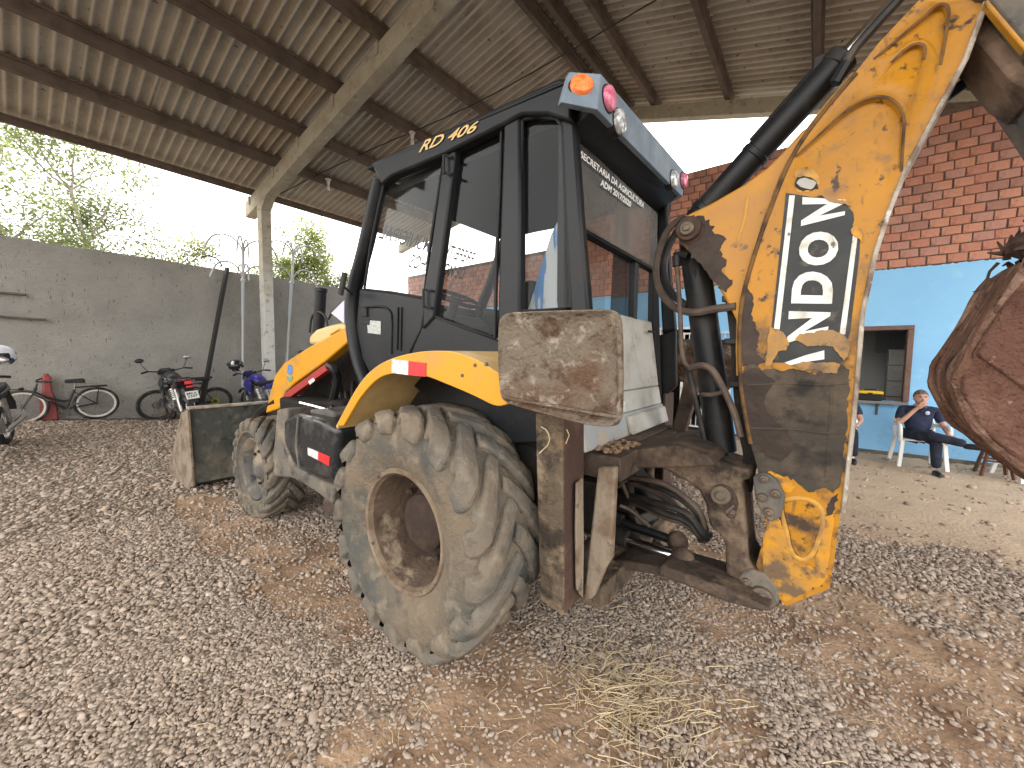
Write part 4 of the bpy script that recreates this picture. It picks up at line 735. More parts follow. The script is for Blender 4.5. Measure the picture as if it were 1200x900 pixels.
# ---- rear frame and stabilizers
MB().ab((-.93,1.78,1.0),(-.72,my(1.78),1.12)).ab((-.93,1.9,1.121),(-.78,my(1.9),1.135)).build('rear_crossbeam',m_steel,BH,bevel=.012)
MB().px([(689,530),(724,530),(790,522),(830,534),(838,546),(800,548),(740,549),(690,551)],2.02,.6).build('upper_swing_plate',m_steel,BH,bevel=.01)
MB().ab((-.98,1.8,.30),(-.80,my(1.8),.42)).build('lower_crossbeam',m_leg,BH,bevel=.015)
MB().px([(700,548),(721,548),(716,655),(708,668),(694,702),(683,705),(690,640)],1.72,.05).build('frame_post',m_paleframe,BH,bevel=.012)
MB().px([(712,660),(724,656),(770,664),(850,690),(850,697),(780,676),(730,668),(712,670)],2.1,.3).build('lower_swing_plate',m_steel,BH,bevel=.012)
def stab(far):
    s=part('stabilizer',BH); f=(lambda p: Vector((p[0],my(p[1]),p[2]))) if far else (lambda p: Vector(p))
    sg=-1 if far else 1
    MB().prism([f(q) for q in ((-1.03,1.50,1.34),(-.885,1.50,1.34),(-.87,1.52,.40),(-1.0,1.52,.43))],(0,sg*.02,0)).build('leg_face',m_leg,s,bevel=.005)
    MB().prism([f(q) for q in ((-.905,1.521,1.34),(-.885,1.521,1.34),(-.872,1.541,.40),(-.892,1.541,.40))],(0,sg*.19,0)).build('leg_side',m_legside,s,bevel=.004)
    MB().prism([f(q) for q in ((-1.03,1.521,1.34),(-1.01,1.521,1.34),(-.98,1.541,.43),(-1.0,1.541,.43))],(0,sg*.19,0)).build('leg_side',m_legside,s,bevel=.004)
    if not far: MB().prism([U(674,566,'x',-.862),U(681,560,'x',-.862),U(682,640,'x',-.862),U(681,700,'x',-.862),U(674,690,'x',-.862),U(673,620,'x',-.862)],(.012,0,0)).build('mud_crust',m_paleframe,s,bevel=.004)
    # dished pad with rolled edges, facing outwards
    ppx=[(583,381),(585,372),(592,366.5),(605,364.5),(700,361.5),(716,361.5),(724,366),(727,376),(727.5,430),(727,490),(723,499),(712,501.5),(690,500),(640,487),(600,475.5),(588,471),(584,462),(582,420)]
    q=[U(a,b,'y',1.19) for a,b in ppx]; cen=sum(q,Vector())/len(q); mb=MB(); rings=[]
    for k,(sc,dy) in enumerate(((1,.06),(1.0,0.008),(.985,0),(.955,.003),(.90,.020),(.78,.028),(.5,.033),(.25,.035))):
        rings.append([mb.bm.verts.new(f((cen.x+(p.x-cen.x)*sc+.005*math.sin(7*i+k*2),1.19+dy+(.010*math.sin(i*2.1+k) if 2<k<7 else 0),cen.z+(p.z-cen.z)*sc))) for i,p in enumerate(q)])
    for A,B in zip(rings,rings[1:]):
        for i in range(len(A)): mb.bm.faces.new((A[i],A[(i+1)%len(A)],B[(i+1)%len(A)],B[i]))
    mb.bm.faces.new(rings[-1]); mb.bm.faces.new(rings[0]); mb.build('pad',m_pad,s,bevel=0,ang=70,sub=2)
    MB().prism([f(p) for p in (U(588,463,'y',1.183),U(600,466,'y',1.183),U(722,487,'y',1.183),U(722,491,'y',1.183),U(600,470,'y',1.183),U(588,467,'y',1.183))],(0,sg*.02,0)).build('pad_ridge',m_pad,s,bevel=.004)
    MB().cyl(f((-.86,1.245,1.60)),f((-.95,1.60,1.60)),.05).cyl(f((-.95,1.6,1.30)),f((-.95,1.62,1.66)),.06).build('pad_pivot',m_legside,s)
    MB().cyl(f((-.93,1.72,.55)),f((-.93,1.95,.55)),.05).cyl(f((-.96,1.78,.6)),f((-.98,1.8,1.05)),.04).build('leg_pivot',m_steel,s)
mirror_build(stab)
MB().px([(782,525),(797,525),(822,440),(818,425),(806,428)],2.75,.08).build('stabilizer_brace',m_steel,BH,bevel=.01)
o=MB().tube([U(634,500,'y',1.485),U(642,505,'y',1.48),U(645,519,'y',1.478),U(632,531,'y',1.478)],.003,5,1).tube([U(664,503,'y',1.50),U(667,510,'y',1.5),U(663,520,'y',1.5)],.0025,5); tag(o.build('straw_stalk',m_straw,None,org=(-.95,1.49,1.2)),'pale dry stalks caught on the leg under the muddy pad','straw')
# ---- kingpost (swing casting)
KP=part('kingpost',BH)
kz=[(35,95),(130,90),(230,110),(300,150),(400,190),(500,210),(500,250),(445,262),(458,330),(470,500),(480,640),(510,690),(600,740),(640,800),(637,845),(620,868),(580,890),(520,885),(430,850),(340,810),(350,780),(370,720),(365,560),(335,515),(290,480),(270,370),(240,310),(180,265),(60,200),(30,130)]
MB().px([(760+a/4.09,500+b/4.09) for a,b in kz],2.21,.32).build('casting',mat('muddy_kingpost_casting',(.10,.066,.044),.8,0,[((.21,.15,.10),3,.46,.64),((.035,.024,.018),6,.48,.62)],bump=(18,.5),bump2=(60,.3)),KP,bevel=.03,seg=3)
MB().px([(760+a/4.09,500+b/4.09) for a,b in ((430,720),(480,685),(560,700),(625,780),(630,850),(580,880),(500,860),(450,790))],2.19,.03).build('pin_boss',m_greysteel,KP,bevel=.02,seg=2)
def pin(px,py,y,r,name='pin',par=KP,m=m_bolt,h=.05):
    p=U(px,py,'y',y); MB().cyl(p,p+Vector((0,h,0)),r,n=20).cyl(p-Vector((0,.012,0)),p,r*.55,n=6).build(name,m,par,bevel=.006)
pin(844,581,2.17,.048); pin(892,700.5,2.16,.045); pin(857,601,2.18,.018); pin(874,683,2.17,.018)
MB().px([(760+a/4.09,500+b/4.09) for a,b in ((300,370),(290,330),(310,290),(350,275),(390,290),(420,335),(430,370),(410,450),(380,440),(340,390))],2.195,.02).build('pin_lug',m_steel,KP,bevel=.012)
MB().px([(849,599),(859,591),(861,594),(851,603)],2.17,.02).build('locking_bar',m_bolt,KP,bevel=.003)
MB().cyl((-.55,YC,1.06),(-.55,YC,1.13),.11,n=28).cyl((-.55,YC,1.13),(-.55,YC,1.15),.08,n=28).build('swing_pin',m_bolt,KP,bevel=.01)
MB().px([(771,666),(776,663),(850,690),(905,716),(890,717),(850,706),(806,688),(772,675)],2.06,.2).build('lower_lug',m_steel,KP,bevel=.014)
for dx,dy in ((0,0),(-6,-20)):
    a,b=U(735+dx,632+dy,'y',2.25+.2*(dy<0)),U(800+dx,655+dy,'y',2.25+.2*(dy<0)); c=part('swing_cylinder',BH); MB().cyl(a-(b-a)*.9,a,.05).build('barrel',m_dark,c); MB().cyl(a,b,.028).build('rod',m_chrome if dy==0 else m_blackcyl,c); MB().ball(b,.065,(1,.9,1)).build('eye',m_steel,c)
r=random.Random(8)
for k in range(7):
    y=2.26+.05*(k%4); j=lambda: r.uniform(-7,7)
    h=MB().tube([U(700,550+7*k,'y',2.75),U(735+j(),552+5*k+j(),'y',y+.15),U(775+j(),560+7*k+j(),'y',y),U(803+j(),580+6*k+j(),'y',y),U(824+j()*.5,606+5*k,'y',y),U(826+j(),632+j(),'y',y+.1)],r.choice((.013,.017,.020)),8,2); h.build('swing_hose',m_hosedust if k%3==0 else m_hose,BH)
MB().px([(722,560),(740,548),(758,580),(772,600),(750,640),(724,650),(715,620)],2.7,.2).build('valve_bank',m_dark,BH,bevel=.02)
r=random.Random(4)
for k in range(7):
    a=U(716+r.uniform(-4,20),r.uniform(556,640),'y',2.5+r.uniform(-.2,.2)); e=a+Vector((r.uniform(.12,.3),r.uniform(-.1,.1),r.uniform(-.12,.05))); MB().tube([a,a.lerp(e,.4)+Vector((0,0,r.uniform(.02,.09))),e],.012,6,2).build('valve_hose',m_hose if k%2 else m_hosedust,BH)
for k in range(4): p=U(728+9*k,590+12*k,'y',2.62); MB().cyl(p,p+Vector((.10,-.03,-.02)),.028,n=10).cyl(p+Vector((.10,-.03,-.02)),p+Vector((.13,-.04,-.03)),.018,n=6).build('valve_spool',m_steel,BH,bevel=.004)
MB().px([(742,606),(765,598),(785,580),(790,588),(770,608),(748,618)],2.45,.05).build('swing_link',m_greysteel,BH,bevel=.008)
def press(ob,pocks,y):
    for pts,y0,y1,dep in pocks:
        pts=chaikin(pts+[pts[0]])[:-1]; mb=MB(); f=[];k=[]
        for a,b in pts:
            d=dep*max(0.,min(1.,(y1-b)/(y1-y0)))-.0005; p=U(a,b,'y',y); f.append(mb.bm.verts.new((p.x,y-.05,p.z))); k.append((p,d))
        c=sum((p for p,d in k),Vector())/len(k); g=[mb.bm.verts.new((p.x,y-.002,p.z)) for p,d in k]; h=[mb.bm.verts.new((p.x+(c.x-p.x)*.07,y+d,p.z+(c.z-p.z)*.07)) for p,d in k]
        n=len(f); mb.bm.faces.new(f)
        for A,B in ((f,g),(g,h)):
            for i in range(n): mb.bm.faces.new((A[i],A[(i+1)%n],B[(i+1)%n],B[i]))
        r_=bmesh.ops.triangulate(mb.bm,faces=[mb.bm.faces.new(h)])
        cut=mb.build('cutter',m_yellow,BM); md=ob.modifiers.new('b','BOOLEAN'); md.operation='DIFFERENCE'; md.solver='EXACT'; md.object=cut
        bpy.context.view_layer.update(); dg=bpy.context.evaluated_depsgraph_get(); me=bpy.data.meshes.new_from_object(ob.evaluated_get(dg)); ob.modifiers.remove(md)
        if len(me.polygons)>10:
            old=ob.data; ob.data=me; me.name='boom_plate'; bpy.data.meshes.remove(old)
        bpy.data.objects.remove(cut)
# ---- boom
BM=part('boom',BH); yb=2.20
SE=[(993,97),(965,130),(940,163),(922,195),(908,230),(895,265),(885,295),(875,328),(868,360),(866,400),(867,440),(872,480),(880,520),(890,556),(897,585),(897,625),(886,662),(893,680)]
RE=[(921,710),(972,690),(978,655),(985,600),(997,497),(1002,440),(1008,367),(1023,297),(1038,250),(1058,200),(1090,140),(1128,70),(1153,0),(1188,-70)]
MB().px([(1135,-80),(1077,0),(1030,50)]+SE+RE,yb,.32).build('boom_plate',m_yellow,BM)
POCK=[([(932,184),(960,158),(985,135),(1000,123),(1015,115),(1032,112),(1046,116),(1056,127),(1060,142),(1058,165),(1056,201),(1035,232),(1000,240),(955,222)],125,225,.026),([(1032,90),(1045,73),(1060,58),(1071,51),(1080,51),(1085,56),(1082,70),(1078,82),(1073,91),(1066,94),(1048,96)],55,97,.020),([(1024,69),(1045,52),(1070,30),(1088,15),(1097,6),(1106,4),(1112,9),(1111,25),(1106,55),(1102,76),(1094,52),(1080,43),(1064,47),(1046,64)],10,78,.024)]
press(BM.children[0],POCK,yb)
er=[(955,143),(940,152),(917,178),(900,195),(873,215),(833,238),(808,250),(796,257),(791,269),(795,283),(805,292),(818,302),(830,318),(845,342),(855,360),(868,385),(880,330),(900,270),(925,205)]
MB().px(er,2.235,.25).build('boom_ear',m_yellow_ear,BM,bevel=.012)
# seam, edges, flange
MB().tube([U(a,b,'y',yb-.002) for a,b in [(1003,86)]+SE[:13]],.010,8,1).build('seam_groove',m_bead,BM)
MB().tube([U(a-2,b,'y',2.225) for a,b in [(1003,86)]+SE[:11]],.008,6,1).build('weld_bead',m_beady,BM)
fl=RE[3:][::1]; P=[U(a,b,'y',yb) for a,b in fl]; mb=MB(); q=[]
for i,p in enumerate(P):
    t=(P[min(i+1,len(P)-1)]-P[max(i-1,0)]); n=Vector((t.z,0,-t.x)).normalized(); q.append(p+n*.016)
P2=[p-(a-p)*.05 for p,a in zip(P,q)]
mb.prism(P2+q[::-1],(0,.34,0)); bmesh.ops.translate(mb.bm,verts=mb.bm.verts,vec=(0,-.012,0)); mb.build('rear_flange',m_flange,BM,bevel=.004)
def bead(pts,r=.011,m=m_bead,y=yb-.001,s=2,name='panel_groove'): MB().tube([U(a,b,'y',y) for a,b in pts],r,8,s,.45).build(name,m,BM)
for q in ([(932,184),(960,158),(985,135),(1000,123),(1015,115),(1032,112),(1046,116),(1056,127),(1060,142),(1058,165),(1056,201)],[(1045,73),(1060,58),(1071,51),(1080,51),(1085,56),(1082,70)],[(1024,69),(1045,52),(1070,30),(1088,15),(1097,6),(1106,4),(1112,9),(1111,25),(1106,55),(1102,76)]): bead(q,.005,m_bead,yb-.0005,2)
bead([(915,587),(933,583),(950,586),(962,594),(965,608),(962,625),(955,645),(946,656),(934,655),(926,645),(921,620),(916,600),(915,587)],.010,m_beady,s=1)
MB().px([(918,590),(933,586),(949,589),(960,596),(962,609),(959,625),(952,643),(945,653),(935,652),(929,643),(924,620),(919,602)],yb-.006,.01).build('teardrop_panel',m_yellow,BM,bevel=.004)
bead([(876,232),(872,260),(862,290)],.007,m_beady,2.233)
# worn band, brown stain, plates
MB().px(rough([(868,440),(874,430),(884,427),(893,434),(903,430),(914,435),(930,431),(946,436),(957,440),(972,431),(984,426),(996,434),(993,497),(985,568),(976,577),(965,571),(948,577),(930,562),(915,556),(903,552),(889,556),(880,520),(872,480)]),yb-.003,.004).build('worn_patch',m_worn,BM)
MB().px(rough([(868,438),(884,431),(896,436),(908,446),(900,458),(895,470),(899,483),(910,496),(922,503),(929,515),(930,527),(924,535),(914,541),(905,538),(893,530),(884,533),(879,518),(873,480)]),yb-.006,.004).build('brown_stain',m_brownstain,BM)
bead([(875,451),(920,449),(960,452),(993,449)],.005,m_worn,yb-.004,0,'plate_seam'); bead([(880,502),(930,503),(965,508),(990,507)],.005,m_worn,yb-.008,0,'plate_seam'); bead([(975,452),(972,500),(968,560)],.005,m_worn,yb-.004,0,'plate_seam')
MB().px(rough([(889,560),(903,553),(920,560),(932,569),(926,577),(912,576),(900,566)]),yb-.005,.004).build('paint_patch',m_yellow_dirty,BM)
MB().px(rough([(893,640),(905,590),(935,660),(955,665),(966,606),(978,602),(968,682),(922,704),(896,684)]),yb-.004,.005).build('scuffed_paint',m_yellow_dirty,BM)
bp=MB().px([(882,559),(893,554),(901,556),(909,562),(919,579),(919,592),(914,607),(903,612),(893,604),(885,585)],2.165,.04).build('link_plate',m_greysteel,BM,bevel=.008)
for c in ((894.5,562),(908.5,579.5),(893,584),(900.5,601)): pin(c[0],c[1],2.145,.02,'bolt',bp,m_bolt,.03)
pin(806,267,2.195,.062,'ear_pin',BM,m_legside,.07); pin(804,267,2.175,.036,'ear_pin',BM,m_bolt,.05)
MB().px([(796,257),(806,255),(819,257),(826,268),(820,281),(806,287),(796,282),(792,270)],2.222,.02).build('pin_boss',m_legside,BM,bevel=.01)
for k,q in enumerate(([(797,256),(815,252),(830,258),(838,272),(850,280),(842,292),(852,306),(846,318),(858,330),(850,345),(838,332),(822,312),(806,293),(796,284)],)): MB().px(rough(q,2.2,3,k),2.231,.003).build('grime_patch',m_brownstain,BM)
for k,q in enumerate(([(872,335),(884,350),(880,372),(890,390),(886,412),(896,424),(884,428),(868,430),(867,380)],[(982,580),(976,610),(970,640),(966,680),(950,692),(958,660),(966,610),(972,585)],[(930,205),(938,196),(955,200),(962,212),(950,224),(935,224)])): MB().px(rough(q,2.2,3,k+5),yb-.0015,.003).build('grime_patch',m_brownstain if k!=2 else m_beady,BM)
# decal
dk=MB().px([(921,226),(935,228),(952,231),(966,229),(978,234),(988,236),(994,242),(1000,249),(1001,258),(999,264),(1003,269),(1008,279),(1007,300),(996,390),(992,402),(985,425),(905,425),(904,384),(912,310)],yb-.002,.003).build('decal',m_decalb,BM)
for q in ([(925,229),(931.5,229),(913.5,386),(907,385)],[(999.5,276),(1005,277),(990.5,392),(984,391)]): MB().px(q,yb-.005,.003).build('decal_stripe',m_decalw,dk)
for ch,q in (('N',[(990,252),(991,234),(940.5,231),(938.5,265)]),('O',[(979,312),(985.5,272),(939.5,271),(933.5,310)]),('D',[(975,356),(977.5,319),(929.5,317.5),(927,355.5)]),('N',[(970,388),(973.5,366),(924.5,364.5),(922,402)]),('A',[(966,421),(968,410.5),(968,409),(918,424)])):
    if ch=='A': MB().px([(919,425),(945,416),(966,410.5),(966,421),(945,424),(926,428)],yb-.0055,.003).build('decal_letter',m_decalw,dk)
    else: text_quad('decal_letter',ch,[U(a,b,'y',yb-.0055) for a,b in q],m_decalw,dk,.045)
for pts in ([(901,383),(908,385),(915,388),(922,394),(924,403),(921,410),(912,411),(909,418),(902,428),(896,431),(900,405)],[(931,398),(938,392),(948,390),(960,387),(976,386),(984,390),(991,395),(996,405),(993,418),(989,423),(982,414),(977,406),(965,405),(950,406),(941,404)],[(931,427),(945,424),(960,425),(978,424),(985,427),(980,437),(968,438),(955,433),(940,434)],[(958,226),(972,231),(984,233),(993,236),(997,242),(990,238),(978,238),(968,234)],[(996,268),(1003,265),(1010,270),(1011,283),(1004,278),(999,276)]):
    MB().px(rough(pts,1.3,3),yb-.009,.004).build('peeled_paint',m_yellow_dirty,BM)
MB().px(rough([(932,213),(940,209),(949,210),(957,214),(955,219),(945,221),(937,219)]),yb-.006,.005).build('paint_chip',m_white,BM); MB().px(rough([(930,214),(934,208),(946,207),(958,212),(959,219),(950,223),(936,222)]),yb-.004,.004).build('paint_chip',m_seal,BM)
# ---- cylinders
cy=part('dipper_cylinder',BH); A=U(806,268,'y',2.37); B=U(984,72,'y',2.37); dv=(B-A).normalized()
MB().cyl(A+dv*.05,B,.064,n=28).build('barrel',m_blackcyl,cy,bevel=.004); MB().cyl(B-dv*.03,B+dv*.02,.07,n=28).build('gland',m_blackcyl,cy,bevel=.006); MB().cyl(A+dv*.10,A+dv*.135,.072,n=28).build('band',m_blackcyl,cy,bevel=.004); MB().cyl(A+dv*.42,A+dv*.45,.069,n=28).build('band',m_blackcyl,cy,bevel=.004)
MB().cyl(B,B+dv*.8,.03,n=20).build('rod',m_chrome,cy); MB().ball(A,.07).build('eye',m_blackcyl,cy)
MB().tube([U(982,88,'y',2.29),U(990,80,'y',2.28),U(997,62,'y',2.28),U(1020,36,'y',2.28),U(1060,-8,'y',2.28)],.02,8,1).build('hose',m_hose,cy); MB().cyl(U(978,98,'y',2.28),U(992,74,'y',2.28),.024,n=8).cyl(U(990,78,'y',2.28),U(997,66,'y',2.28),.016,n=6).build('hose_fitting',m_blackcyl,cy)
MB().cyl(A+dv*.5+Vector((-.065,0,.03)),A+dv*.9+Vector((-.065,0,.03)),.014,n=8).build('steel_pipe',m_blackcyl,cy); MB().box(A+dv*.86+Vector((-.05,0,.03)),(.06,.06,.06)).build('pipe_clamp',m_blackcyl,cy,bevel=.006)
cy=part('boom_cylinder',BH); A=U(812,285,'y',2.40); B=U(846,529,'y',2.40); dv=(B-A).normalized()
MB().cyl(A+dv*.04,B,.074,n=28).build('barrel',m_blackcyl,cy,bevel=.004); MB().cyl(B,B+dv*.10,.036,n=20).build('rod',m_blackcyl,cy); MB().ball(A,.075).build('eye',m_blackcyl,cy); MB().cyl(A+dv*.05,A+dv*.08,.08,n=24).build('band',m_blackcyl,cy,bevel=.004)
MB().tube([U(790,300,'y',2.3),U(797,298,'y',2.3),U(806,300,'y',2.3)],.02,8).cyl(U(793,300,'y',2.3),U(793,312,'y',2.3),.024).build('pipe_elbow',m_blackcyl,cy)
MB().tube([U(793,310,'y',2.3),U(797,360,'y',2.3),U(798,400,'y',2.3),U(801,425,'y',2.28),U(812,433,'y',2.27)],.013,8,1).build('steel_pipe',m_hosedust,cy)
MB().tube([U(808,432,'y',2.27),U(822,427,'y',2.24),U(835,432,'y',2.23),U(845,450,'y',2.23),U(855,470,'y',2.23),U(863,490,'y',2.23),U(868,512,'y',2.23)],.017,8,2).build('hose',m_hosedust,cy)
MB().tube([U(823,462,'y',2.28),U(835,463,'y',2.26),U(848,459,'y',2.26),U(853,454,'y',2.26)],.012,8,1).build('hose',m_hosedust,cy)
MB().tube([U(803,254,'y',2.45),U(787,263,'y',2.45),U(775,283,'y',2.45),U(768,310,'y',2.45),U(770,335,'y',2.43),U(781,353,'y',2.4),U(796,364,'y',2.32),U(815,367,'y',2.28),U(836,362,'y',2.26),U(863,359,'y',2.24)],.021,8,2).build('looped_hose',m_hosedust,BH)
MB().tube([U(800,262,'y',2.5),U(787,280,'y',2.5),U(778,305,'y',2.5),U(779,330,'y',2.48),U(790,348,'y',2.45),U(806,359,'y',2.4)],.021,8,2).build('looped_hose',m_hose,BH)
for k in range(4):
    MB().tube([U(838+4*k,318,'y',2.36),U(852+3*k,345,'y',2.34),U(856+3*k,372,'y',2.32),U(860+3*k,410,'y',2.3),U(862+3*k,460,'y',2.3),U(868+3*k,505,'y',2.3),U(876+3*k,540,'y',2.32),U(870+3*k,575,'y',2.4)],.013,6,2).build('boom_hose',m_hose,BH)
for c in ((857,400),(854,350),(862,450)): MB().box(U(c[0],c[1],'y',2.27),(.06,.03,.03)).build('hose_clamp',m_blackcyl,BH,bevel=.004)
MB().tube([U(806,430,'y',2.3),U(815,470,'y',2.32),U(822,500,'y',2.34),U(828,530,'y',2.36)],.016,6,1).tube([U(811,300,'y',2.32),U(858,560,'y',2.5),U(858,600,'y',2.5)],.012,6,1).build('boom_hose',m_hose,BH)
# ---- dipper and digging bucket
DP=part('dipper',BH)
MB().px([(1150,4),(1137,42),(1150,50),(1186,92),(1215,110),(1240,60),(1200,10),(1170,-20)],2.24,.26).build('dipper_box',mat('brown_dusty_dipper',(.17,.11,.075),.9,0,[((.30,.21,.15),4,.42,.62),((.05,.03,.02),4,.5,.65)],bump=(14,.5)),DP,bevel=.015)
MB().px([(1158,0),(1203,54),(1300,190),(1420,330),(1470,300),(1350,40),(1260,-120),(1150,-70)],2.17,.4).build('dipper_plate',m_greysteel,DP,bevel=.01)
MB().px([(1153,2),(1158,-2),(1204,52),(1202,60)],2.155,.04).build('yellow_edge',m_yellow_dirty,DP,bevel=.006)
MB().cyl(U(1170,-30,'y',2.16),U(1170,-30,'y',2.16)+Vector((0,.42,0)),.06).build('boom_pin',m_bolt,DP)
MB().cyl(U(1168,70,'y',2.5),U(1100,120,'y',2.5),.022).cyl(U(1138,95,'y',2.5),U(1132,100,'y',2.5),.03).build('bucket_rod',m_blackcyl,BH)
DB=part('digging_bucket',BH)
sideo=[(1215,300),(1200,322),(1170,368),(1142,411),(1131,427),(1126,441),(1127,455),(1132,470),(1145,496),(1160,512),(1177,525),(1200,544),(1260,585),(1420,560),(1480,380),(1400,270)]
MB().px(sideo,2.0,.03).build('side_plate',m_bucket,DB,bevel=.01)
MB().px([(1145,415),(1157,400),(1205,432),(1300,480),(1300,510),(1200,455)],1.985,.02).build('side_cutter',m_bucket,DB,bevel=.006)
sp=[U(a,b,'y',2.0) for a,b in sideo[:13]]
mb=MB(); cols=[]
for j,y in enumerate((2.005,2.06,2.12,2.2,2.3,2.38,2.44)):
    cols.append([mb.bm.verts.new((p.x-.004*math.sin(i*1.9+j*2.3)-.012*math.exp(-((y-2.22)/.12)**2),y,p.z+.004*math.sin(i*1.3+j*3.1))) for i,p in enumerate(sp)])
for A,B in zip(cols,cols[1:]):
    for i in range(len(A)-1): mb.bm.faces.new((A[i],A[i+1],B[i+1],B[i]))
inn=[[mb.bm.verts.new((v.co.x+.04,v.co.y,v.co.z+.015)) for v in c] for c in (cols[0],cols[-1])]
for i in range(len(sp)-1): mb.bm.faces.new((inn[0][i],inn[0][i+1],inn[1][i+1],inn[1][i]))
mb.build('wrapper',m_bucketrim,DB,ang=70,sub=1)
for y,r in ((2.02,.016),(2.10,.010),(2.26,.012),(2.40,.014)): MB().tube([Vector((p.x-.004+.006*math.sin(i*2.3+y*9),y+.012*math.sin(i*1.7+y*5),p.z-.004)) for i,p in enumerate(sp)],r,8,1).build('caked_ridge',m_bucketrim,DB)
MB().px([(1205,545),(1260,585),(1420,560),(1420,575),(1260,598)],2.0,.44).build('floor_plate',m_bucket,DB,bevel=.01)
for k in range(4): MB().px([(1420,560),(1500,520),(1502,528),(1425,580)],2.02+.12*k,.06).build('tooth',m_steel,DB,bevel=.01)
MB().px([(1300,190),(1350,170),(1400,300),(1330,330),(1260,320)],2.1,.25).build('bucket_link',m_steel,DB,bevel=.02)
r=random.Random(5); mb=MB(); c0=U(1192,285,'y',2.3)
for k in range(60):
    a=Vector((c0.x+r.uniform(-.02,.14),2.25+r.uniform(-.12,.18),c0.z+r.uniform(-.07,.06))); d=Vector((r.uniform(-.6,.3),r.uniform(-.4,.4),r.uniform(-.5,.8))).normalized()*r.uniform(.03,.09)
    mb.tube([a,a+d*.5+Vector((0,0,r.uniform(-.02,.02))),a+d],[.012,.003],5)
mb.ball((c0.x+.07,2.28,c0.z-.01),.09,(1.1,1.6,.7),10)
mb.tube([U(1170,308,'y',2.3),U(1160,318,'y',2.3),U(1156,330,'y',2.3),U(1150,340,'y',2.3),U(1140,342,'y',2.3)],[.006,.002],5).tube([U(1156,330,'y',2.3),U(1154,345,'y',2.3)],[.004,.002],5)
tag(mb.build('root_clump',mat('dark_roots',(.05,.028,.02),.95,0,[((.12,.07,.05),9,.5,.7)]),None,org=c0),'clump of dark roots and soil stuck on top of the clay covered bucket','roots')
# ---- paper on the hood
o=MB().prism([U(388,367,'y',2.0),U(403,352,'y',1.95),U(403,379,'y',1.95)],(0,.01,0)); tag(o.build('paper_sheet',mat('lilac_white_sheet',(.62,.62,.72),.8),None,org=U(400,379,'y',1.96)),'pale white sheet standing on the yellow hood in front of the cab','sheet')
# soil and stones lying on the rear crossbeam
r=random.Random(2)
for k in range(26): MB().ball((r.uniform(-.92,-.74),r.uniform(1.72,2.05),1.133+r.uniform(0,.02)),r.uniform(.008,.02),(1,.8,.6),6).build('lump',m_paleframe,None) if 0 else None
mb=MB()
for k in range(90): mb.ball((r.uniform(-.92,-.74),r.uniform(1.80,2.1),1.126+r.uniform(0,.02)),r.uniform(.006,.018),(1,r.uniform(.6,1),.6),5)
o=mb.build('soil_crumbs',mat('soil_crumbs',(.30,.21,.13),.95,0,[((.16,.1,.06),40,.4,.6)]),None,org=(-.83,1.9,1.12)); tag(o,'soil crumbs lying on the rear crossbeam of the machine','soil',kind='stuff')
# ------------------------------------------------------------------ bicycles
def rotz(v,a): return Vector((v[0]*math.cos(a)-v[1]*math.sin(a),v[0]*math.sin(a)+v[1]*math.cos(a),v[2]))
def place(t,loc,rz,lean=0):
    t.location=loc; t.rotation_euler=(lean,0,rz)
def spoke_wheel(par,cx,cz,R,tw,mt,mr,ns,rimw=.012,name='wheel'):
    w=part(name,par)
    MB().lathe([(R-tw+tw*math.cos(a),tw*math.sin(a)) for a in [2*math.pi*k/8 for k in range(8)]],(cx,0,cz),36,'y',True).build('tyre',mt,w,ang=80)
    MB().lathe([(R-2*tw+.004,-rimw),(R-2*tw+.004,rimw),(R-2*tw-.028,rimw*.8),(R-2*tw-.028,-rimw*.8)],(cx,0,cz),36,'y',True).build('rim',mr,w)
    mb=MB().cyl((cx,-.045,cz),(cx,.045,cz),.022,n=10)
    for k in range(ns):
        a=2*math.pi*k/ns+.1; s=.03*(1 if k%2 else -1); mb.tube([(cx+.02*math.cos(a+.8*(1 if k%4<2 else -1)),s,cz+.02*math.sin(a)),(cx+(R-2*tw-.02)*math.cos(a),0,cz+(R-2*tw-.02)*math.sin(a))],.0022,4)
    mb.build('spokes',m_greysteel,w); return w
m_biketyre=mat('bicycle_tyre',(.022,.021,.02),.85,0,[((.10,.085,.065),7,.5,.68)]); m_bikeframe=mat('black_bicycle_paint',(.016,.017,.018),.35); m_rimwhite=mat('pale_bicycle_rim',(.62,.60,.54),.5,0,[((.4,.35,.28),9,.5,.7)]); m_rimblack=mat('black_bicycle_rim',(.03,.03,.03),.5)
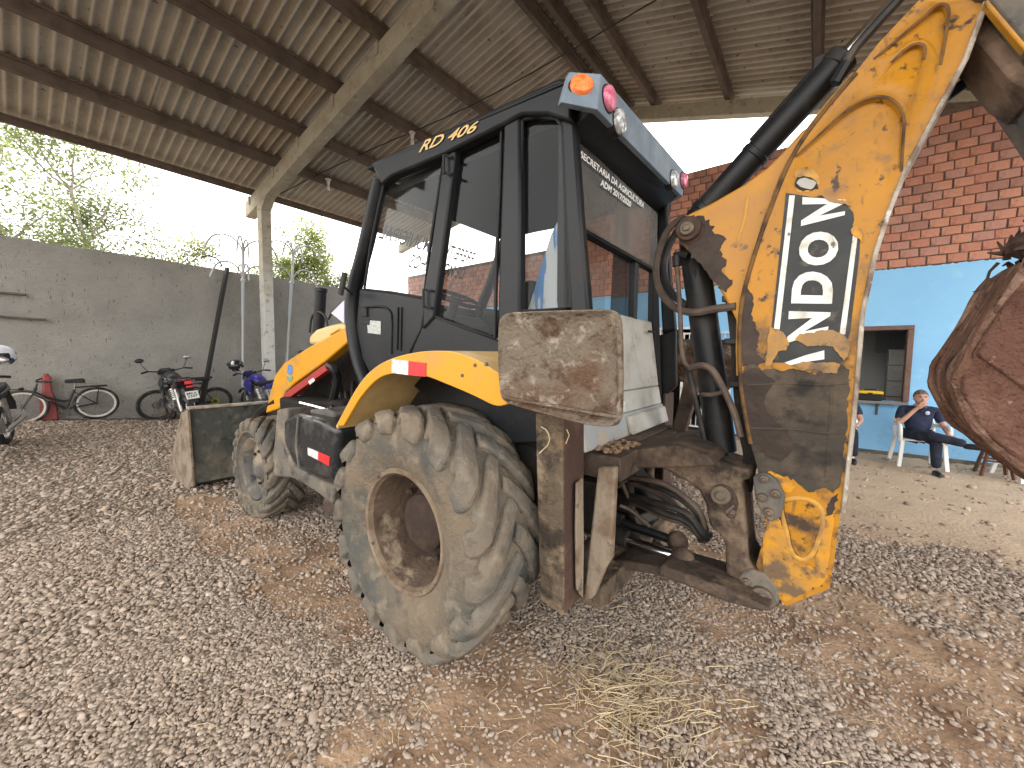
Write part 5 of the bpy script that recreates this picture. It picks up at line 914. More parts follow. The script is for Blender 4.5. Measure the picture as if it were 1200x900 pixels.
def bicycle(loc,rz,lean):
    t=thing('bicycle','old black step-through bicycle with pale rims and rear carrier against the grey wall','bicycle')
    R=.345; fx,rx=.98,0
    spoke_wheel(t,rx,R,R,.027,m_biketyre,m_rimwhite,28); spoke_wheel(t,fx,R,R,.027,m_biketyre,m_rimwhite,28)
    f=MB(); bb=(.43,0,.27); st=(.30,0,.66); hd=(.80,0,.72); hb=(.84,0,.60)
    f.tube([bb,st],.020,8).tube([hb,(.62,0,.50),(.48,0,.42),(.37,0,.44)],.020,8,1).tube([hb,bb],.022,8).tube([hd,hb],.024,8)
    for s in (-.05,.05): f.tube([(bb[0]-.03,s*.6,bb[2]),(rx,s,R)],.009,6).tube([(st[0],s*.5,st[2]-.06),(rx,s,R)],.008,6)
    f.build('frame',m_bikeframe,t); MB().tube([(.86,0,.58),(.80,0,.46),(.60,0,.34)],.006,6).tube([(.835,0,.615),(.70,0,.545),(.60,0,.49)],.0165,8).build('bare_metal_tube',m_chrome,t) if 0 else None
    MB().tube([(.83,.02,.612),(.74,.02,.54),(.62,.02,.43)],.011,8).tube([(.80,-.019,.585),(.70,-.019,.51)],.008,6).build('shiny_tube_wear',m_chrome,t)
    k=MB()
    for s in (-.05,.05): k.tube([hb,(.87,s*.9,.55),(fx,s,R)],.014,6,1)
    k.tube([hd,(.78,0,.80)],.012,8).build('fork',m_bikeframe,t)
    MB().tube([(.60,-.27,.86),(.70,-.25,.87),(.79,-.10,.85),(.785,0,.82),(.79,.10,.85),(.70,.25,.87),(.60,.27,.86)],.016,8,2).build('handlebar',m_bikeframe,t)
    MB().tube([(.62,-.26,.865),(.70,-.25,.872)],.017,8).tube([(.62,.26,.865),(.70,.25,.872)],.017,8).build('grips',m_seal,t)
    MB().prism([(.16,-.09,.80),(.20,-.10,.80),(.30,-.05,.795),(.43,-.02,.79),(.43,.02,.79),(.30,.05,.795),(.20,.10,.80),(.16,.09,.80)],(0,0,.075)).build('saddle',m_seal,t,bevel=.018,seg=3); MB().cyl(st,(.285,0,.80),.012).build('seat_post',m_chrome,t)
    c=MB()
    for s in (-.06,.06): c.tube([(.30,s*.7,.70),(-.17,s,.72)],.010,6).tube([(-.04,s,.72),(rx,s*.9,R)],.008,6)
    for q in (-.15,-.03,.1,.22): c.tube([(q,-.06,.715),(q,.06,.715)],.005,5)
    c.build('carrier',m_bikeframe,t); MB().lathe([(.085,-.004),(.085,.004),(.06,.004),(.06,-.004)],(bb[0],-.05,bb[2]),20,'y',True).bar((bb[0],-.07,bb[2]),(bb[0]+.13,-.07,bb[2]-.11),.02,.012).bar((bb[0],.07,bb[2]),(bb[0]-.13,.07,bb[2]+.11),.02,.012).box((bb[0]+.13,-.11,bb[2]-.11),(.07,.08,.02)).box((bb[0]-.13,.11,bb[2]+.11),(.07,.08,.02)).build('crank',m_greysteel,t)
    g=MB(); rg=[]
    for cx,a0,a1 in ((rx,20,175),(fx,30,170)):
        pts=[(cx+(R+.022)*math.cos(math.radians(a)),0,R+(R+.022)*math.sin(math.radians(a))) for a in range(a0,a1+1,12)]; g.tube(pts,.028,8,0,1)
    for v in g.bm.verts:
        pass
    g.build('mudguards',m_bikeframe,t) if 0 else g.bm.free()
    place(t,loc,rz,lean); return t
def mtb(loc,rz,lean):
    t=thing('mountain_bicycle','dark mountain bicycle with black rims partly hidden behind the motorcycle with the pale plate','bicycle')
    R=.365
    spoke_wheel(t,0,R,R,.028,m_biketyre,m_rimblack,24); spoke_wheel(t,1.12,R,R,.028,m_biketyre,m_rimblack,24)
    m_p=mat('black_red_frame',(.02,.02,.02),.3,0,[((.30,.03,.06),2.3,.54,.58)]); f=MB(); bb=(.43,0,.33); st=(.28,0,.78); hd=(.88,0,.86); hb=(.90,0,.74)
    f.tube([bb,st],.018,8).tube([(.31,0,.72),hd],.019,8).tube([hb,bb],.024,8).tube([hd,hb],.022,8)
    for s in (-.06,.06): f.tube([bb,(0,s,R)],.011,6).tube([(.31,s*.4,.70),(0,s,R)],.009,6)
    f.build('frame',m_p,t); k=MB()
    for s in (-.06,.06): k.tube([(.91,s,.68),(1.12,s,R)],.017,8)
    k.bar((.91,-.075,.68),(.91,.075,.68),.03,.04).cyl((.91,0,.66),(.875,0,.92),.016).build('fork',m_bikeframe,t)
    MB().tube([(.84,-.34,.97),(.87,-.1,.95),(.89,0,.94),(.87,.1,.95),(.84,.34,.97)],.014,8,1).build('handlebar',m_bikeframe,t)
    MB().prism([(.12,-.07,.92),(.30,-.04,.91),(.42,-.02,.91),(.42,.02,.91),(.30,.04,.91),(.12,.07,.92)],(0,0,.04)).build('saddle',m_seal,t,bevel=.014,seg=3); MB().cyl(st,(.265,0,.92),.013).build('seat_post',m_bikeframe,t)
    MB().lathe([(.08,-.004),(.08,.004),(.05,.004),(.05,-.004)],(bb[0],-.05,bb[2]),20,'y',True).bar((bb[0],-.07,bb[2]),(bb[0]+.1,-.07,bb[2]-.13),.02,.012).build('crank',m_bikeframe,t)
    MB().lathe([(.09,-.003),(.09,.003),(.05,.003),(.05,-.003)],(0,-.03,R),20,'y',True).build('cassette',mat('yellow_green_disc',(.55,.55,.05),.5),t); MB().lathe([(.085,-.03),(.085,-.024),(.055,-.024),(.055,-.03)],(1.12,0,R),20,'y',True).build('brake_disc',m_greysteel,t)
    place(t,loc,rz,lean); return t
bicycle((-12.02,1.03,float(gz(-12.02,.8))),-math.pi/2,-.10)
mtb((-12.0,3.10,float(gz(-12.0,2.5))+.02),-math.pi/2,-.10)
# ------------------------------------------------------------------ motorcycles
m_mtyre=mat('motorcycle_tyre',(.025,.024,.023),.85,0,[((.13,.11,.085),6,.5,.66)]); m_alu=mat('dull_aluminium',(.42,.41,.39),.35,.85,[((.2,.19,.17),9,.5,.7)]); m_mblack=mat('black_motorcycle_plastic',(.018,.018,.02),.4); m_plate=mat('white_number_plate',(.70,.70,.68),.4)
def motorcycle(name,label,paint,accent,rim,plate=None,round_light=False):
    t=thing(name,label,'motorcycle'); R=.30
    def wheel(cx,R,tw):
        w=part('wheel',t); MB().lathe([(R-tw+tw*1.05*math.cos(a),tw*math.sin(a)) for a in [2*math.pi*k/10 for k in range(10)]],(cx,0,R),36,'y',True).build('tyre',m_mtyre,w,ang=80)
        MB().lathe([(R-1.8*tw,-.03),(R-1.8*tw,.03),(R-2.1*tw,.025),(R-2.1*tw,-.025)],(cx,0,R),36,'y',True).build('rim',rim,w)
        mb=MB().cyl((cx,-.06,R),(cx,.06,R),.055,n=14)
        for k in range(18): a=2*math.pi*k/18; mb.tube([(cx+.05*math.cos(a+.4),.03*(-1)**k,R+.05*math.sin(a+.4)),(cx+(R-2*tw)*math.cos(a),0,R+(R-2*tw)*math.sin(a))],.004,4)
        mb.build('spokes',m_alu,w); MB().lathe([(.11,-.075),(.11,-.070),(.07,-.070),(.07,-.075)],(cx,0,R),20,'y',True).build('brake_disc',m_alu,w)
    wheel(0,.295,.05); wheel(1.27,.305,.042)
    f=MB().tube([(1.02,0,.88),(.85,0,.78),(.45,0,.74),(.15,0,.78),(-.18,0,.80)],.02,8,1).tube([(1.02,0,.80),(.88,0,.45),(.75,0,.28),(.45,0,.27),(.38,0,.55)],.022,8,1)
    for s in (-.09,.09): f.tube([(.42,s,.35),(0,s,.295)],.018,6)
    f.build('frame',m_mblack,t)
    k=MB()
    for s in (-.09,.09): k.tube([(.99,s,.98),(1.27,s,.305)],.024,8)
    k.box((1.02,0,.90),(.07,.22,.03),Euler((0,.39,0)).to_matrix()).box((1.06,0,.78),(.07,.22,.03),Euler((0,.39,0)).to_matrix()); k.build('fork',m_alu,t)
    for s in (-.10,.10): MB().tube([(.16,s,.72),(.03,s,.31)],.03,8).build('shock_absorber',m_alu,t)
    e=MB().box((.62,0,.38),(.30,.20,.22)).cyl((.66,0,.46),(.74,0,.68),.085).cyl((.57,-.16,.34),(.57,.16,.34),.10)
    for q in range(5): e.cyl((.66+.016*q,0,.50+.035*q),(.664+.016*q,0,.51+.035*q),.11)
    e.build('engine',m_alu,t,bevel=.008)
    MB().tube([(.74,-.06,.55),(.84,-.10,.45),(.78,-.13,.26),(.45,-.14,.25)],.022,8,2).tube([(.45,-.14,.25),(.30,-.15,.27),(-.20,-.17,.38)],[.028,.045],10,1).build('exhaust',m_chrome if round_light else m_mblack,t)
    mb=MB(); rings=[]
    for x,z,w,h in ((.94,.90,.07,.06),(.86,.93,.12,.10),(.72,.93,.145,.12),(.58,.90,.135,.10),(.48,.86,.10,.06)):
        rings.append([mb.bm.verts.new((x,w*math.cos(a)*(1 if math.sin(a)<.2 else .92),z+h*math.sin(a)*(1 if math.sin(a)>0 else .7))) for a in [2*math.pi*j/14 for j in range(14)]])
    for A,B in zip(rings,rings[1:]):
        for j in range(14): mb.bm.faces.new((A[j],A[(j+1)%14],B[(j+1)%14],B[j]))
    mb.bm.faces.new(rings[0]); mb.bm.faces.new(rings[-1][::-1]); mb.build('fuel_tank',paint,t,ang=60,sub=1)
    for s in (-1,1): MB().prism([(.92,s*.12,.92),(1.02,s*.14,.80),(.80,s*.16,.66),(.66,s*.15,.80),(.72,s*.14,.92)],(0,s*.02,0)).build('side_fairing',accent,t,bevel=.01)
    MB().prism([(.52,-.12,.82),(.30,-.13,.80),(.02,-.12,.86),(-.18,-.08,.90),(-.18,.08,.90),(.02,.12,.86),(.30,.13,.80),(.52,.12,.82)],(0,0,.055)).build('seat',m_seal,t,bevel=.02,seg=3)
    MB().prism([(.30,-.12,.70),(-.05,-.11,.76),(-.34,-.05,.90),(-.30,-.05,.94),(-.05,-.12,.86),(.30,-.13,.80)],(0,.24,0)).build('tail_fairing',paint,t,bevel=.02)
    MB().prism([(-.20,-.07,.86),(-.42,-.07,.62),(-.45,-.06,.50),(-.43,-.06,.50),(-.38,-.07,.63),(-.16,-.07,.84)],(0,.14,0)).build('rear_mudguard',m_mblack,t,bevel=.006)
    MB().box((-.33,0,.86),(.05,.11,.06)).build('tail_lamp',m_redref,t,bevel=.01); MB().box((-.36,-.0,.79),(.03,.10,.03)).build('red_reflector',m_redref,t)
    for s in (-1,1): MB().tube([(-.28,s*.05,.82),(-.30,s*.15,.82)],.008,6).ball((-.30,s*.18,.82),.03,(1.3,1.2,.8),8).build('turn_signal',m_mblack,t)
    if plate:
        pm=MB().box((-.425,0,.64),(.008,.19,.145),Euler((0,.35,0)).to_matrix()).build('number_plate',m_plate,t,bevel=.003)
        R_=Euler((0,.35,0)).to_matrix()
        for i,(s,h,z) in enumerate(((plate[0],.04,.030),(plate[1],.048,-.022))):
            w=.075
            def q(y,zz): return Vector((-.425,0,.64))+R_@Vector((-.006,y,zz))
            text_quad('plate_characters',s,[q(w,z-h/2),q(-w,z-h/2),q(-w,z+h/2),q(w,z+h/2)],m_seal,pm,.02)
    g=MB()
    for k in range(9):
        pass
    mbg=MB(); A=None
    for a in range(35,150,10):
        x,z=1.27+.345*math.cos(math.radians(a)),.36+.345*math.sin(math.radians(a)); ring=[mbg.bm.verts.new((x,y,z-(.02 if abs(y)>.05 else 0))) for y in (-.07,-.045,.045,.07)]
        if A:
            for j in range(3): mbg.bm.faces.new((A[j],A[j+1],ring[j+1],ring[j]))
        A=ring
    mbg.build('front_mudguard',accent if not round_light else m_chrome,t,ang=70); g.bm.free()
    MB().tube([(.86,-.38,1.05),(.93,-.30,1.07),(.98,-.12,1.03),(.98,.12,1.03),(.93,.30,1.07),(.86,.38,1.05)],.013,8,1).build('handlebar',m_mblack,t)
    for s in (-1,1):
        MB().tube([(.84,s*.39,1.045),(.91,s*.29,1.065)],.019,8).build('grip',m_seal,t); MB().tube([(.95,s*.27,1.06),(.99,s*.33,1.16),(.97,s*.36,1.25)],.006,6,1).build('mirror_stem',m_mblack,t)
        MB().ball((.955,s*.37,1.28),.06,(.35,1.15,.75),12).build('mirror',m_alu if s<0 else m_mblack,t)
        MB().cyl((.95,s*.10,1.04),(1.03,s*.10,1.0),.035).build('gauge',m_mblack,t)
    if round_light: MB().lathe([(.001,.12),(.08,.11),(.095,.09),(.09,.05),(.05,-.02),(.001,-.04)],(1.08,0,.95),20,'x').build('headlamp',m_chrome,t)
    else: MB().prism([(1.02,-.09,1.10),(1.12,-.09,1.05),(1.18,-.08,.90),(1.06,-.09,.84),(1.0,-.09,.95)],(0,.18,0)).build('headlamp_cowl',accent,t,bevel=.02)
    MB().tube([(.5,.12,.3),(.46,.24,.08),(.44,.28,.0)],.012,6).build('side_stand',m_mblack,t)
    return t
m_mred=mat('black_red_motorcycle_paint',(.03,.03,.032),.3,0,[((.5,.5,.5),3.2,.60,.63),((.40,.02,.06),2.4,.60,.64)]); m_mredacc=mat('red_motorcycle_panel',(.35,.015,.05),.35)
m_mblue=mat('blue_motorcycle_paint',(.035,.03,.22),.3,0,[((.65,.65,.7),4.5,.58,.62),((.02,.02,.05),3,.56,.6)]); m_mredf=mat('dark_red_motorcycle_panel',(.22,.02,.03),.4)
mc=motorcycle('motorcycle','black and red motorcycle seen from behind with a pale number plate, beside the loader bucket',m_mred,m_mblack,m_rimblack,('MKX','2307')); place(mc,(-10.6,2.30,float(gz(-10.5,2.4))),math.pi+.03,-.12); mc.scale=(1.14,)*3
mc=motorcycle('motorcycle','blue and white motorcycle with a helmet on its mirror, behind the yellow loader arm',m_mblue,m_mblue,m_rimblack); place(mc,(-10.35,3.98,float(gz(-10.4,4.0))),math.pi+.12,-.12); mc.scale=(1.14,)*3
mc=motorcycle('motorcycle','chrome and black motorcycle cut by the left edge of the picture',m_mblack,m_mblack,m_alu,None,True); place(mc,(-9.75,-.14,float(gz(-9.8,0))),math.radians(-14),.08); mc.scale=(1,-1,1)
def helmet(p,rz,label,base,pat,r=.135):
    t=thing('helmet',label,'helmet',p,None); p=Vector(p); ORG[t]=Vector((0,0,0))
    mb=MB().ball((0,0,0),r,(1.12,.92,1.0),24)
    for v in list(mb.bm.verts):
        if v.co.z<-.75*r: v.co.z=-.75*r
        if v.co.x>.3*r and -.40*r<v.co.z<.35*r: v.co*=.93
    mb.build('shell',mat(label[:12].strip().replace(' ','_')+'_shell',base,.2,0,[(pat,9,.52,.56)]),t,ang=60)
    mb=MB(); A=None
    for i in range(13):
        a=-1.15+2.3*i/12; ring=[mb.bm.verts.new((1.10*r*math.cos(a)*c,.95*r*math.sin(a)*c,z*r)) for z,c in ((-.36,.98),(-.1,1.04),(.15,1.03),(.36,.96))]
        if A:
            for j in range(3): mb.bm.faces.new((A[j],A[j+1],ring[j+1],ring[j]))
        A=ring
    mb.build('visor',mat('dark_visor',(.015,.017,.02),.08),t,ang=70); t.location=p; t.rotation_euler=(0,.15,rz); return t
helmet(U(277,428.5,'x',-11.15),-.9,'black and white helmet hanging on the blue motorcycle',(.02,.02,.022),(.6,.6,.6),.16)
helmet(U(0,417,'x',-9.75),-.5,'white and dark blue helmet on the handlebar of the chrome motorcycle',(.62,.64,.66),(.03,.05,.10),.17)
t=thing('fuel_can','red plastic canister behind the front wheel of the old bicycle','canister',(-12.15,.36,float(gz(-12.1,.4))))
m_can=mat('red_canister_plastic',(.28,.055,.05),.5,0,[((.20,.05,.045),5,.5,.7)]); z=float(gz(-12.1,.4))
MB().prism([(-12.24,.25,z),(-12.24,.50,z),(-12.24,.48,z+.45),(-12.24,.44,z+.60),(-12.24,.43,z+.90),(-12.24,.32,z+.90),(-12.24,.31,z+.60),(-12.24,.27,z+.45)],(.16,0,0)).build('body',m_can,t,bevel=.03,seg=3); MB().cyl((-12.16,.375,z+.90),(-12.16,.375,z+.94),.035).build('cap',m_can,t)
# ------------------------------------------------------------------ tubes and pipe posts leaning on the wall
t=thing('iron_post','dark square iron post with a hooked top leaning on the grey wall','post',(-11.9,2.75,.05))
MB().bar((-11.85,2.72,.02),(-12.2,3.52,3.85),.075,.075).build('tube',m_iron,t); MB().tube([(-12.15,3.40,3.85),(-12.1,3.30,4.02),(-12.05,3.08,4.05),(-12.0,2.95,3.98)],.018,8,1).build('hook',m_iron,t); MB().bar((-12.0,2.62,1.0),(-12.0,3.05,1.02),.05,.05).bar((-12.0,2.70,.55),(-11.85,2.9,.05),.04,.04).build('side_bracket',m_iron,t)
def lampost(bx,by,tx,ty,h,label,jz,rot):
    t=thing('pipe_post',label,'pipe post',(bx,by,0),'pipe posts with curved arms at the wall'); B=Vector((bx,by,float(gz(bx,by)))); T=Vector((tx,ty,h)); d=(T-B).normalized()
    J=B+d*(jz/d.z); MB().cyl(B,J-d*.95,.030,n=12).build('lower_pipe',m_pvc,t); MB().cyl(J-d*.95,J,.042,n=12).build('sleeve',m_pvcgrey,t); MB().cyl(J,T,.032,n=12).build('upper_pipe',m_pvc,t); MB().ball(J,.06).build('joint',m_pvc,t)
    for base,L,n0 in ((J,.72,.35),(T-d*.15,.85,.0)):
        for k in range(4):
            a=rot+n0+k*math.pi/2; e=Vector((math.cos(a)*.35,math.sin(a),0)); pts=[base,base+e*L*.08+d*.26,base+e*L*.42+d*.46,base+e*L*.82+d*.36,base+e*L*1.0-d*.02]
            MB().tube(pts,.021,8,2).build('curved_arm',m_pvc,t)
lampost(-12.05,3.70,-12.1,3.86,4.40,'left white pipe post with curved arms at the wall',3.62,1.3)
lampost(-11.9,4.66,-12.1,5.12,4.55,'right white pipe post with curved arms, leaning at the wall beside the concrete column',3.75,1.1)
# ------------------------------------------------------------------ trees beyond the wall
def tree(base,h,rad,seed,label,leaf,nl,lsz,crownlo=.35,lean=0.,dense=1.):
    r=random.Random(seed); t=thing('tree',label,'tree',base,None); ORG[t]=Vector((0,0,0)); mb=MB(); tips=[]
    def grow(p,d,L,rd,lv):
        pts=[p]; n=4
        for i in range(n):
            d=(d+Vector((r.uniform(-.22,.22),r.uniform(-.22,.22),r.uniform(-.06,.16)))).normalized(); p=p+d*L/n; pts.append(p)
            if lv<=1 or i>1: tips.append((p,lv))
        mb.tube(pts,[rd,rd*.55],6 if lv else 8)
        if lv<3:
            for k in range(3 if lv else 12):
                q=pts[r.randint(1 if lv else 2,n)]; a=r.uniform(0,6.28); nd=(d*.5+Vector((math.cos(a),math.sin(a),r.uniform(.05,.7)))*.8).normalized(); grow(q,nd,L*(r.uniform(.20,.34) if lv==0 else r.uniform(.45,.62)),rd*.45,lv+1)
    grow(Vector((0,0,0)),Vector((lean,lean*.6,1)).normalized(),h*.80,h*.007+.02,0); mb.build('trunk',m_bark,t)
    lb=MB(); T=[q for q in tips if q[0].z>h*crownlo] or tips
    for i in range(nl):
        c,lv=r.choice(T); g=r.random(); s=rad*.15*(1 if g<.75 else 1.9); p=c+Vector((r.gauss(0,s),r.gauss(0,s),r.gauss(0,s*.8)))
        u=Vector((r.uniform(-1,1),r.uniform(-1,1),r.uniform(-.5,.5))).normalized(); v=u.cross(Vector((r.uniform(-.3,.3),r.uniform(-.3,.3),1))).normalized(); k=lsz*r.uniform(.6,1.4)
        a=lb.bm.verts
        lb.bm.faces.new((a.new(p-u*k),a.new(p-v*k*.45+u*k*.1),a.new(p+u*k),a.new(p+v*k*.45+u*k*.1)))
    o=lb.build('crown',leaf,t,smooth=False); t.location=base; return t
tree((-24,1.9,0),10.4,2.6,11,'tall sparse pale green tree rising behind the left part of the grey wall',m_leaf,15000,.085,.4)
tree((-26.5,4.3,0),7.6,2.6,5,'yellow green bushy tree just right of the tall sparse tree behind the wall',m_leaf2,13000,.09,.4)
tree((-22,-.5,0),8.8,2.2,8,'thin tree at the left edge of the picture behind the wall',m_leaf,6000,.085,.4,.06)
tree((-25,10.1,0),9.3,2.4,17,'mid green tree standing behind the concrete column',m_leaf3,15000,.09,.4)
tree((-27,13.0,0),8.4,2.4,23,'lighter tree between the concrete column and the cab behind the wall',m_leaf2,13000,.09,.4)
tree((-23,6.3,0),5.7,.7,31,'small bush top showing just above the wall left of the pipe posts',m_leaf3,500,.09,.7)
# ------------------------------------------------------------------ chairs and people
def plastic_chair(loc,rz,label):
    t=thing('plastic_chair',label,'chair',(0,0,0),'white plastic chairs by the blue wall')
    MB().prism([(-.22,-.22,.405),(.22,-.22,.405),(.20,.20,.39),(-.20,.20,.39)],(0,0,.025)).build('seat',m_plast,t,bevel=.01)
    for s in (-1,1):
        MB().prism([(s*.20,-.21,.41),(s*.25,-.21,.41),(s*.285,-.26,0),(s*.235,-.26,0)],(0,.04,0)).build('leg',m_plast,t,bevel=.008)
        MB().prism([(s*.19,.19,.40),(s*.24,.19,.40),(s*.27,.29,0),(s*.22,.29,0)],(0,.035,0)).build('leg',m_plast,t,bevel=.008)
        MB().tube([(s*.255,-.22,.40),(s*.27,-.24,.60),(s*.27,-.18,.64),(s*.265,.05,.635),(s*.24,.22,.62)],.024,8,1,1.2).build('armrest',m_plast,t)
    b=MB()
    for k in range(5): x=-.16+.08*k; b.bar((x,.205,.40),(x*1.08,.29,.80),.045,.012,(0,1,0))
    b.tube([(-.22,.20,.42),(-.225,.27,.72),(-.12,.30,.84),(.12,.30,.84),(.225,.27,.72),(.22,.20,.42)],.022,8,1).build('backrest',m_plast,t); place(t,loc,rz); return t
plastic_chair((1.31,8.58,0),.12,'white plastic chair under the man in navy clothes by the blue wall')
plastic_chair((.30,8.60,0),-.05,'white plastic chair under the second seated person, hidden behind the boom')
plastic_chair((2.42,8.50,0),.3,'white plastic chair below the hanging clay covered bucket at the right edge')
t=thing('wooden_stool','brown wooden stool below the hanging bucket beside the blue wall','stool',(2.08,8.55,0)); x,y=2.08,8.55
MB().cyl((x,y,.42),(x,y,.455),.16,n=20).build('seat',m_wood,t,bevel=.008)
for sx,sy in ((-1,-1),(1,-1),(1,1),(-1,1)): MB().bar((x+sx*.08,y+sy*.08,.42),(x+sx*.15,y+sy*.15,0),.035,.035).build('leg',m_wood,t,bevel=.004)
MB().bar((x-.12,y-.12,.22),(x+.12,y-.12,.22),.025,.025).bar((x-.12,y+.12,.22),(x+.12,y+.12,.22),.025,.025).build('stretcher',m_wood,t)
def skin(name,chains,m,par,sub=2,root=0):
    V=[];E=[];Rd=[];idx={}
    for ch in chains:
        prev=None
        for p,r in ch:
            key=tuple(round(c,4) for c in p)
            if key not in idx: idx[key]=len(V); V.append(p); Rd.append(r)
            i=idx[key]
            if prev is not None: E.append((prev,i))
            prev=i
    me=bpy.data.meshes.new(name); me.from_pydata(V,E,[]); me.materials.append(m); o=bpy.data.objects.new(name,me); COL.objects.link(o); o.parent=par
    o.modifiers.new('skin','SKIN').use_smooth_shade=True
    if not me.skin_vertices: me.skin_vertices.new()
    for i,r in enumerate(Rd): me.skin_vertices[0].data[i].radius=(r,r) if not isinstance(r,tuple) else r; me.skin_vertices[0].data[i].use_root=(i==root)
    s=o.modifiers.new('sub','SUBSURF'); s.levels=s.render_levels=sub; return o
def hand_chains(w,d,side,curl):
    """palm from the wrist w along d; five unequal curled fingers"""
    w=Vector(w); d=Vector(d).normalized(); sd=Vector(side).normalized(); nrm=d.cross(sd).normalized()*curl; ch=[]; pm=w+d*.05
    ch.append([(tuple(w),.026),(tuple(pm),(.036,.02))])
    for k,(o,L) in enumerate(((-.033,.062),(-.012,.075),(.011,.070),(.032,.054))):
        b=pm+sd*o+d*.035; k1=b+d*L*.45+nrm*L*.22; k2=k1+d*L*.28+nrm*L*.40; k3=k2+nrm*L*.25+d*L*.03
        ch.append([(tuple(pm),(.036,.02)),(tuple(b),.0105),(tuple(k1),.0095),(tuple(k2),.0085),(tuple(k3),.007)])
    tb=w+d*.028-sd*.03; t1=tb-sd*.028+d*.018+nrm*.012; t2=t1+d*.026+nrm*.015
    ch.append([(tuple(w+d*.02),(.028,.02)),(tuple(tb),.013),(tuple(t1),.011),(tuple(t2),.009)]); return ch
def person(label,loc,rz,pose):
    t=thing('person',label,'person',(0,0,0))
    pel=(0,.08,.50); bel=(0,.12,.64); che=(0,.15,.82); nk=(0,.135,.955); hb=(0,.12,1.0)
    sh={-1:(-.185,.15,.885),1:(.185,.15,.885)}
    if pose=='smoke':
        el={-1:(-.25,.0,.66),1:(.27,.02,.64)}; wr={-1:(-.075,-.02,.905),1:(.24,-.19,.58)}; hd={-1:(.35,-.25,.55),1:(-.1,-.9,-.35)}
        kn={-1:(.02,-.40,.56),1:(.07,-.36,.47)}; an={-1:(.33,-.50,.50),1:(.07,-.44,.10)}
    else:
        el={-1:(-.27,.02,.64),1:(.27,.02,.64)}; wr={-1:(-.17,-.2,.56),1:(.2,-.2,.57)}; hd={-1:(.2,-.9,-.2),1:(-.2,-.9,-.2)}
        kn={-1:(-.12,-.36,.48),1:(.16,-.36,.48)}; an={-1:(-.13,-.40,.10),1:(.18,-.42,.10)}
    hips={-1:(-.09,.06,.49),1:(.09,.06,.49)}
    # one continuous body under the clothes
    ch=[[(pel,.09),(bel,.09),(che,.10),(nk,.05),(hb,.052)]]
    for s in (-1,1):
        ch.append([(che,.10),(sh[s],.045),(el[s],.040),(wr[s],.027)]); ch+=hand_chains(wr[s],hd[s],(0,.3,1) if s<0 else (1,0,0),1 if s>0 else -1)
        ch.append([(pel,.09),(hips[s],.075),(kn[s],.05),(an[s],.035)])
    body=skin('body',ch,m_skin,t)
    # head: skull, jaw, nose, ears, brows, eyes, mouth as one surface, details as small children
    H=Vector((0,.085,1.075)); mb=MB().ball(H,.098,(.80,.98,1.14),20)
    for v in mb.bm.verts:
        q=v.co-H
        if q.z<-.02 and q.y<.03: v.co.x*=1-.9*min(.3,(-q.z-.02)*2.6); v.co.y-=.012*min(1,(-q.z)/.09)
        if q.y<-.06 and .005<q.z<.03 and .012<abs(q.x)<.05: v.co.y+=.010
        if q.y<-.05 and -.035<q.z<.01 and abs(q.x)<.016: v.co.y-=.018
    mb.ball(H+Vector((0,-.103,-.018)),.017,(.75,1.1,1.2),8)
    for s in (-1,1): mb.ball(H+Vector((s*.079,.005,-.008)),.026,(.35,.75,1.15),8)
    mb.build('head',m_skin,t,ang=80)
    for s in (-1,1): MB().ball(H+Vector((s*.031,-.083,.015)),.009,(1.3,.6,.7),8).build('eye',m_eye,t); MB().ball(H+Vector((s*.031,-.089,.033)),.016,(1.25,.4,.28),8).build('eyebrow',m_hair,t)
    MB().ball(H+Vector((0,-.095,-.052)),.020,(1.2,.35,.28),8).build('mouth',m_lip,t)
    mb=MB().ball(H+Vector((0,.012,.018)),.102,(.83,.98,1.10),20)
    kill=[v for v in mb.bm.verts if (v.co-H).z<(.055 if (v.co-H).y<-.03 else -.035 if (v.co-H).y>.02 else .02)]
    bmesh.ops.delete(mb.bm,geom=kill,context='VERTS'); mb.build('hair',m_hair,t,ang=80)
    # clothes
    def mid(a,b,k): return tuple(a[i]+(b[i]-a[i])*k for i in range(3))
    sc=[[(pel,(.145,.115)),(bel,(.15,.125)),(che,(.155,.115)),((0,.145,.915),.075),(nk,.055)]]
    for s in (-1,1): sc.append([(che,(.155,.115)),(sh[s],.068),(mid(sh[s],el[s],.55),.064),(mid(sh[s],el[s],.72),.060)])
    sr=skin('shirt',sc,m_navy,t)
    tc=[]
    for s in (-1,1): tc.append([((0,.09,.52),(.13,.11)),(hips[s],.098),(mid(hips[s],kn[s],.5),.088),(kn[s],.070),(mid(kn[s],an[s],.5),.064),(an[s],.058)])
    skin('trousers',tc,m_jeans,t)
    if pose=='smoke': MB().ball((.07,.025,.85),.028,(1,.35,1.1),8).build('shirt_badge',m_badge,t); MB().tube([(-.055,.10,.935),(-.02,.035,.90),(0,.03,.87)],.012,6).tube([(.055,.10,.935),(.02,.035,.90),(0,.03,.87)],.012,6).build('collar',m_navy,t)
    for s in (-1,1):
        a=Vector(an[s]); d=Vector((0,-1,0)) if not(pose=='smoke' and s<0) else Vector((.75,-.45,.1)).normalized(); z=-.06 if not(pose=='smoke' and s<0) else -.03
        skin('shoe',[[(tuple(a+d*-.045+Vector((0,0,z-.0))),.042),(tuple(a+d*.03+Vector((0,0,z+.002))),.046),(tuple(a+d*.12+Vector((0,0,z-.008))),.042),(tuple(a+d*.175+Vector((0,0,z-.012))),.030)]],m_shoe,t)
    place(t,loc,rz); return t
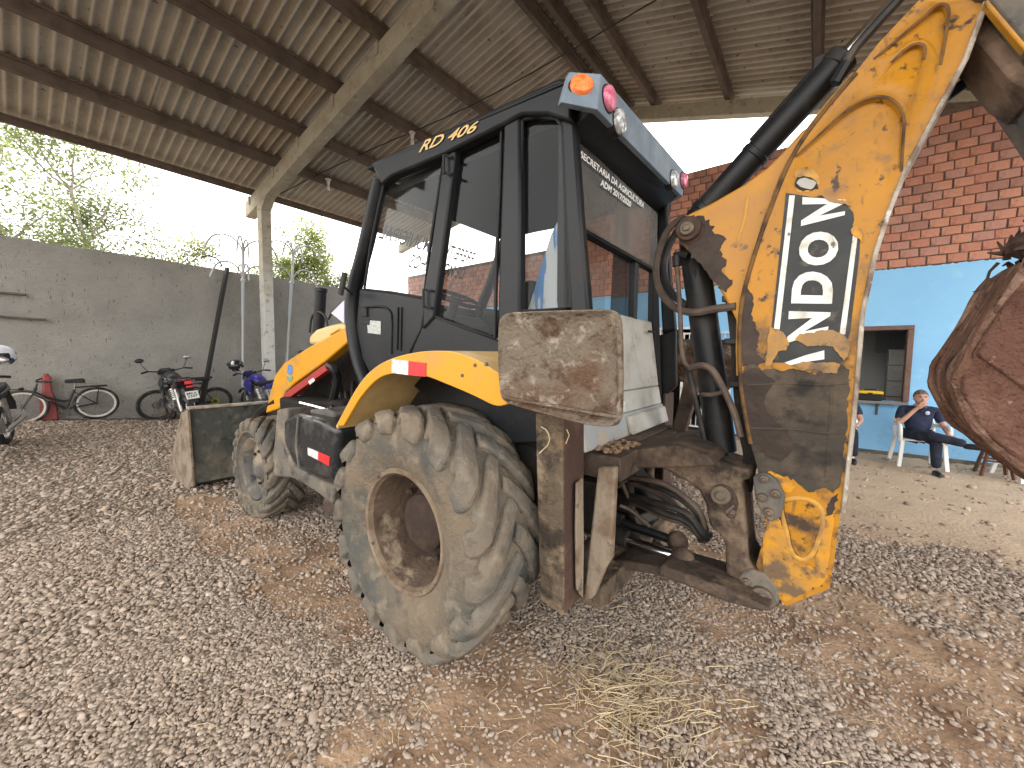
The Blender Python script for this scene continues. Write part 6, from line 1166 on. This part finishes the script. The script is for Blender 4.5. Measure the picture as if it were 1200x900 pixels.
person('man in navy shirt and dark trousers sitting cross-legged with a hand at his mouth',(1.31,8.50,-.02),.12,'smoke')
person('person in navy clothes seated behind the boom with only a leg showing',(.36,8.50,0),.0,'sit')
# ------------------------------------------------------------------ loose straw and twigs
def straw():
    r=random.Random(9); mb=MB()
    c=U(728,822,'z',0)
    for k in range(520):
        g=r.random(); s=.15 if g<.5 else .36
        x=c.x+r.gauss(0,s*.9)+r.gauss(0,.03); y=c.y+r.gauss(0,s*.8); z=float(gz(x,y)); a=r.gauss(.9,1.0); L=r.uniform(.03,.15); b=r.uniform(-.06,.28) if g<.6 else r.uniform(-.02,.1)
        h=abs(r.gauss(0,.02))+.012 if g<.6 else .012; p=Vector((x,y,z+h)); d=Vector((math.cos(a)*math.cos(b),math.sin(a)*math.cos(b),math.sin(b)*.5)); q=p+d*L; m=p.lerp(q,.5)+Vector((r.uniform(-.01,.01),r.uniform(-.01,.01),r.uniform(0,.008)))
        mb.tube([p,m,q],r.uniform(.0008,.0024),4)
    for k in range(90):
        px,py=r.uniform(100,1150),r.uniform(680,895); p=U(px,py,'z',.012); a=r.uniform(0,6.28); L=r.uniform(.03,.12); mb.tube([p,p+Vector((math.cos(a)*L*.5,math.sin(a)*L*.5,.006)),p+Vector((math.cos(a+.2)*L,math.sin(a+.2)*L,0))],.0013,4)
    tag(mb.build('loose_straw',m_straw,None),'dry straw strewn over the dirt in front of the rear wheel','straw',kind='stuff')
straw()
def twig(px,py,L,a,label):
    p=U(px,py,'z',.02); p.z=float(gz(p.x,p.y))+.025; d=Vector((math.cos(a),math.sin(a),0)); o=MB().tube([p,p+d*L*.5+Vector((0,0,.02)),p+d*L],.012,6).tube([p+d*L*.5+Vector((0,0,.02)),p+d*L*.75+Vector((.04,.08,.03))],.007,5).build('twig',m_legside,None,org=p); tag(o,label,'twig')
twig(98,500,.35,1.2,'dark twig on the gravel below the rear wheel of the old bicycle'); twig(203,494,.4,1.5,'dark forked twig on the gravel below the motorcycle with the pale plate'); twig(143,495,.3,1.9,'short dark twig by the wall between the two bicycles')
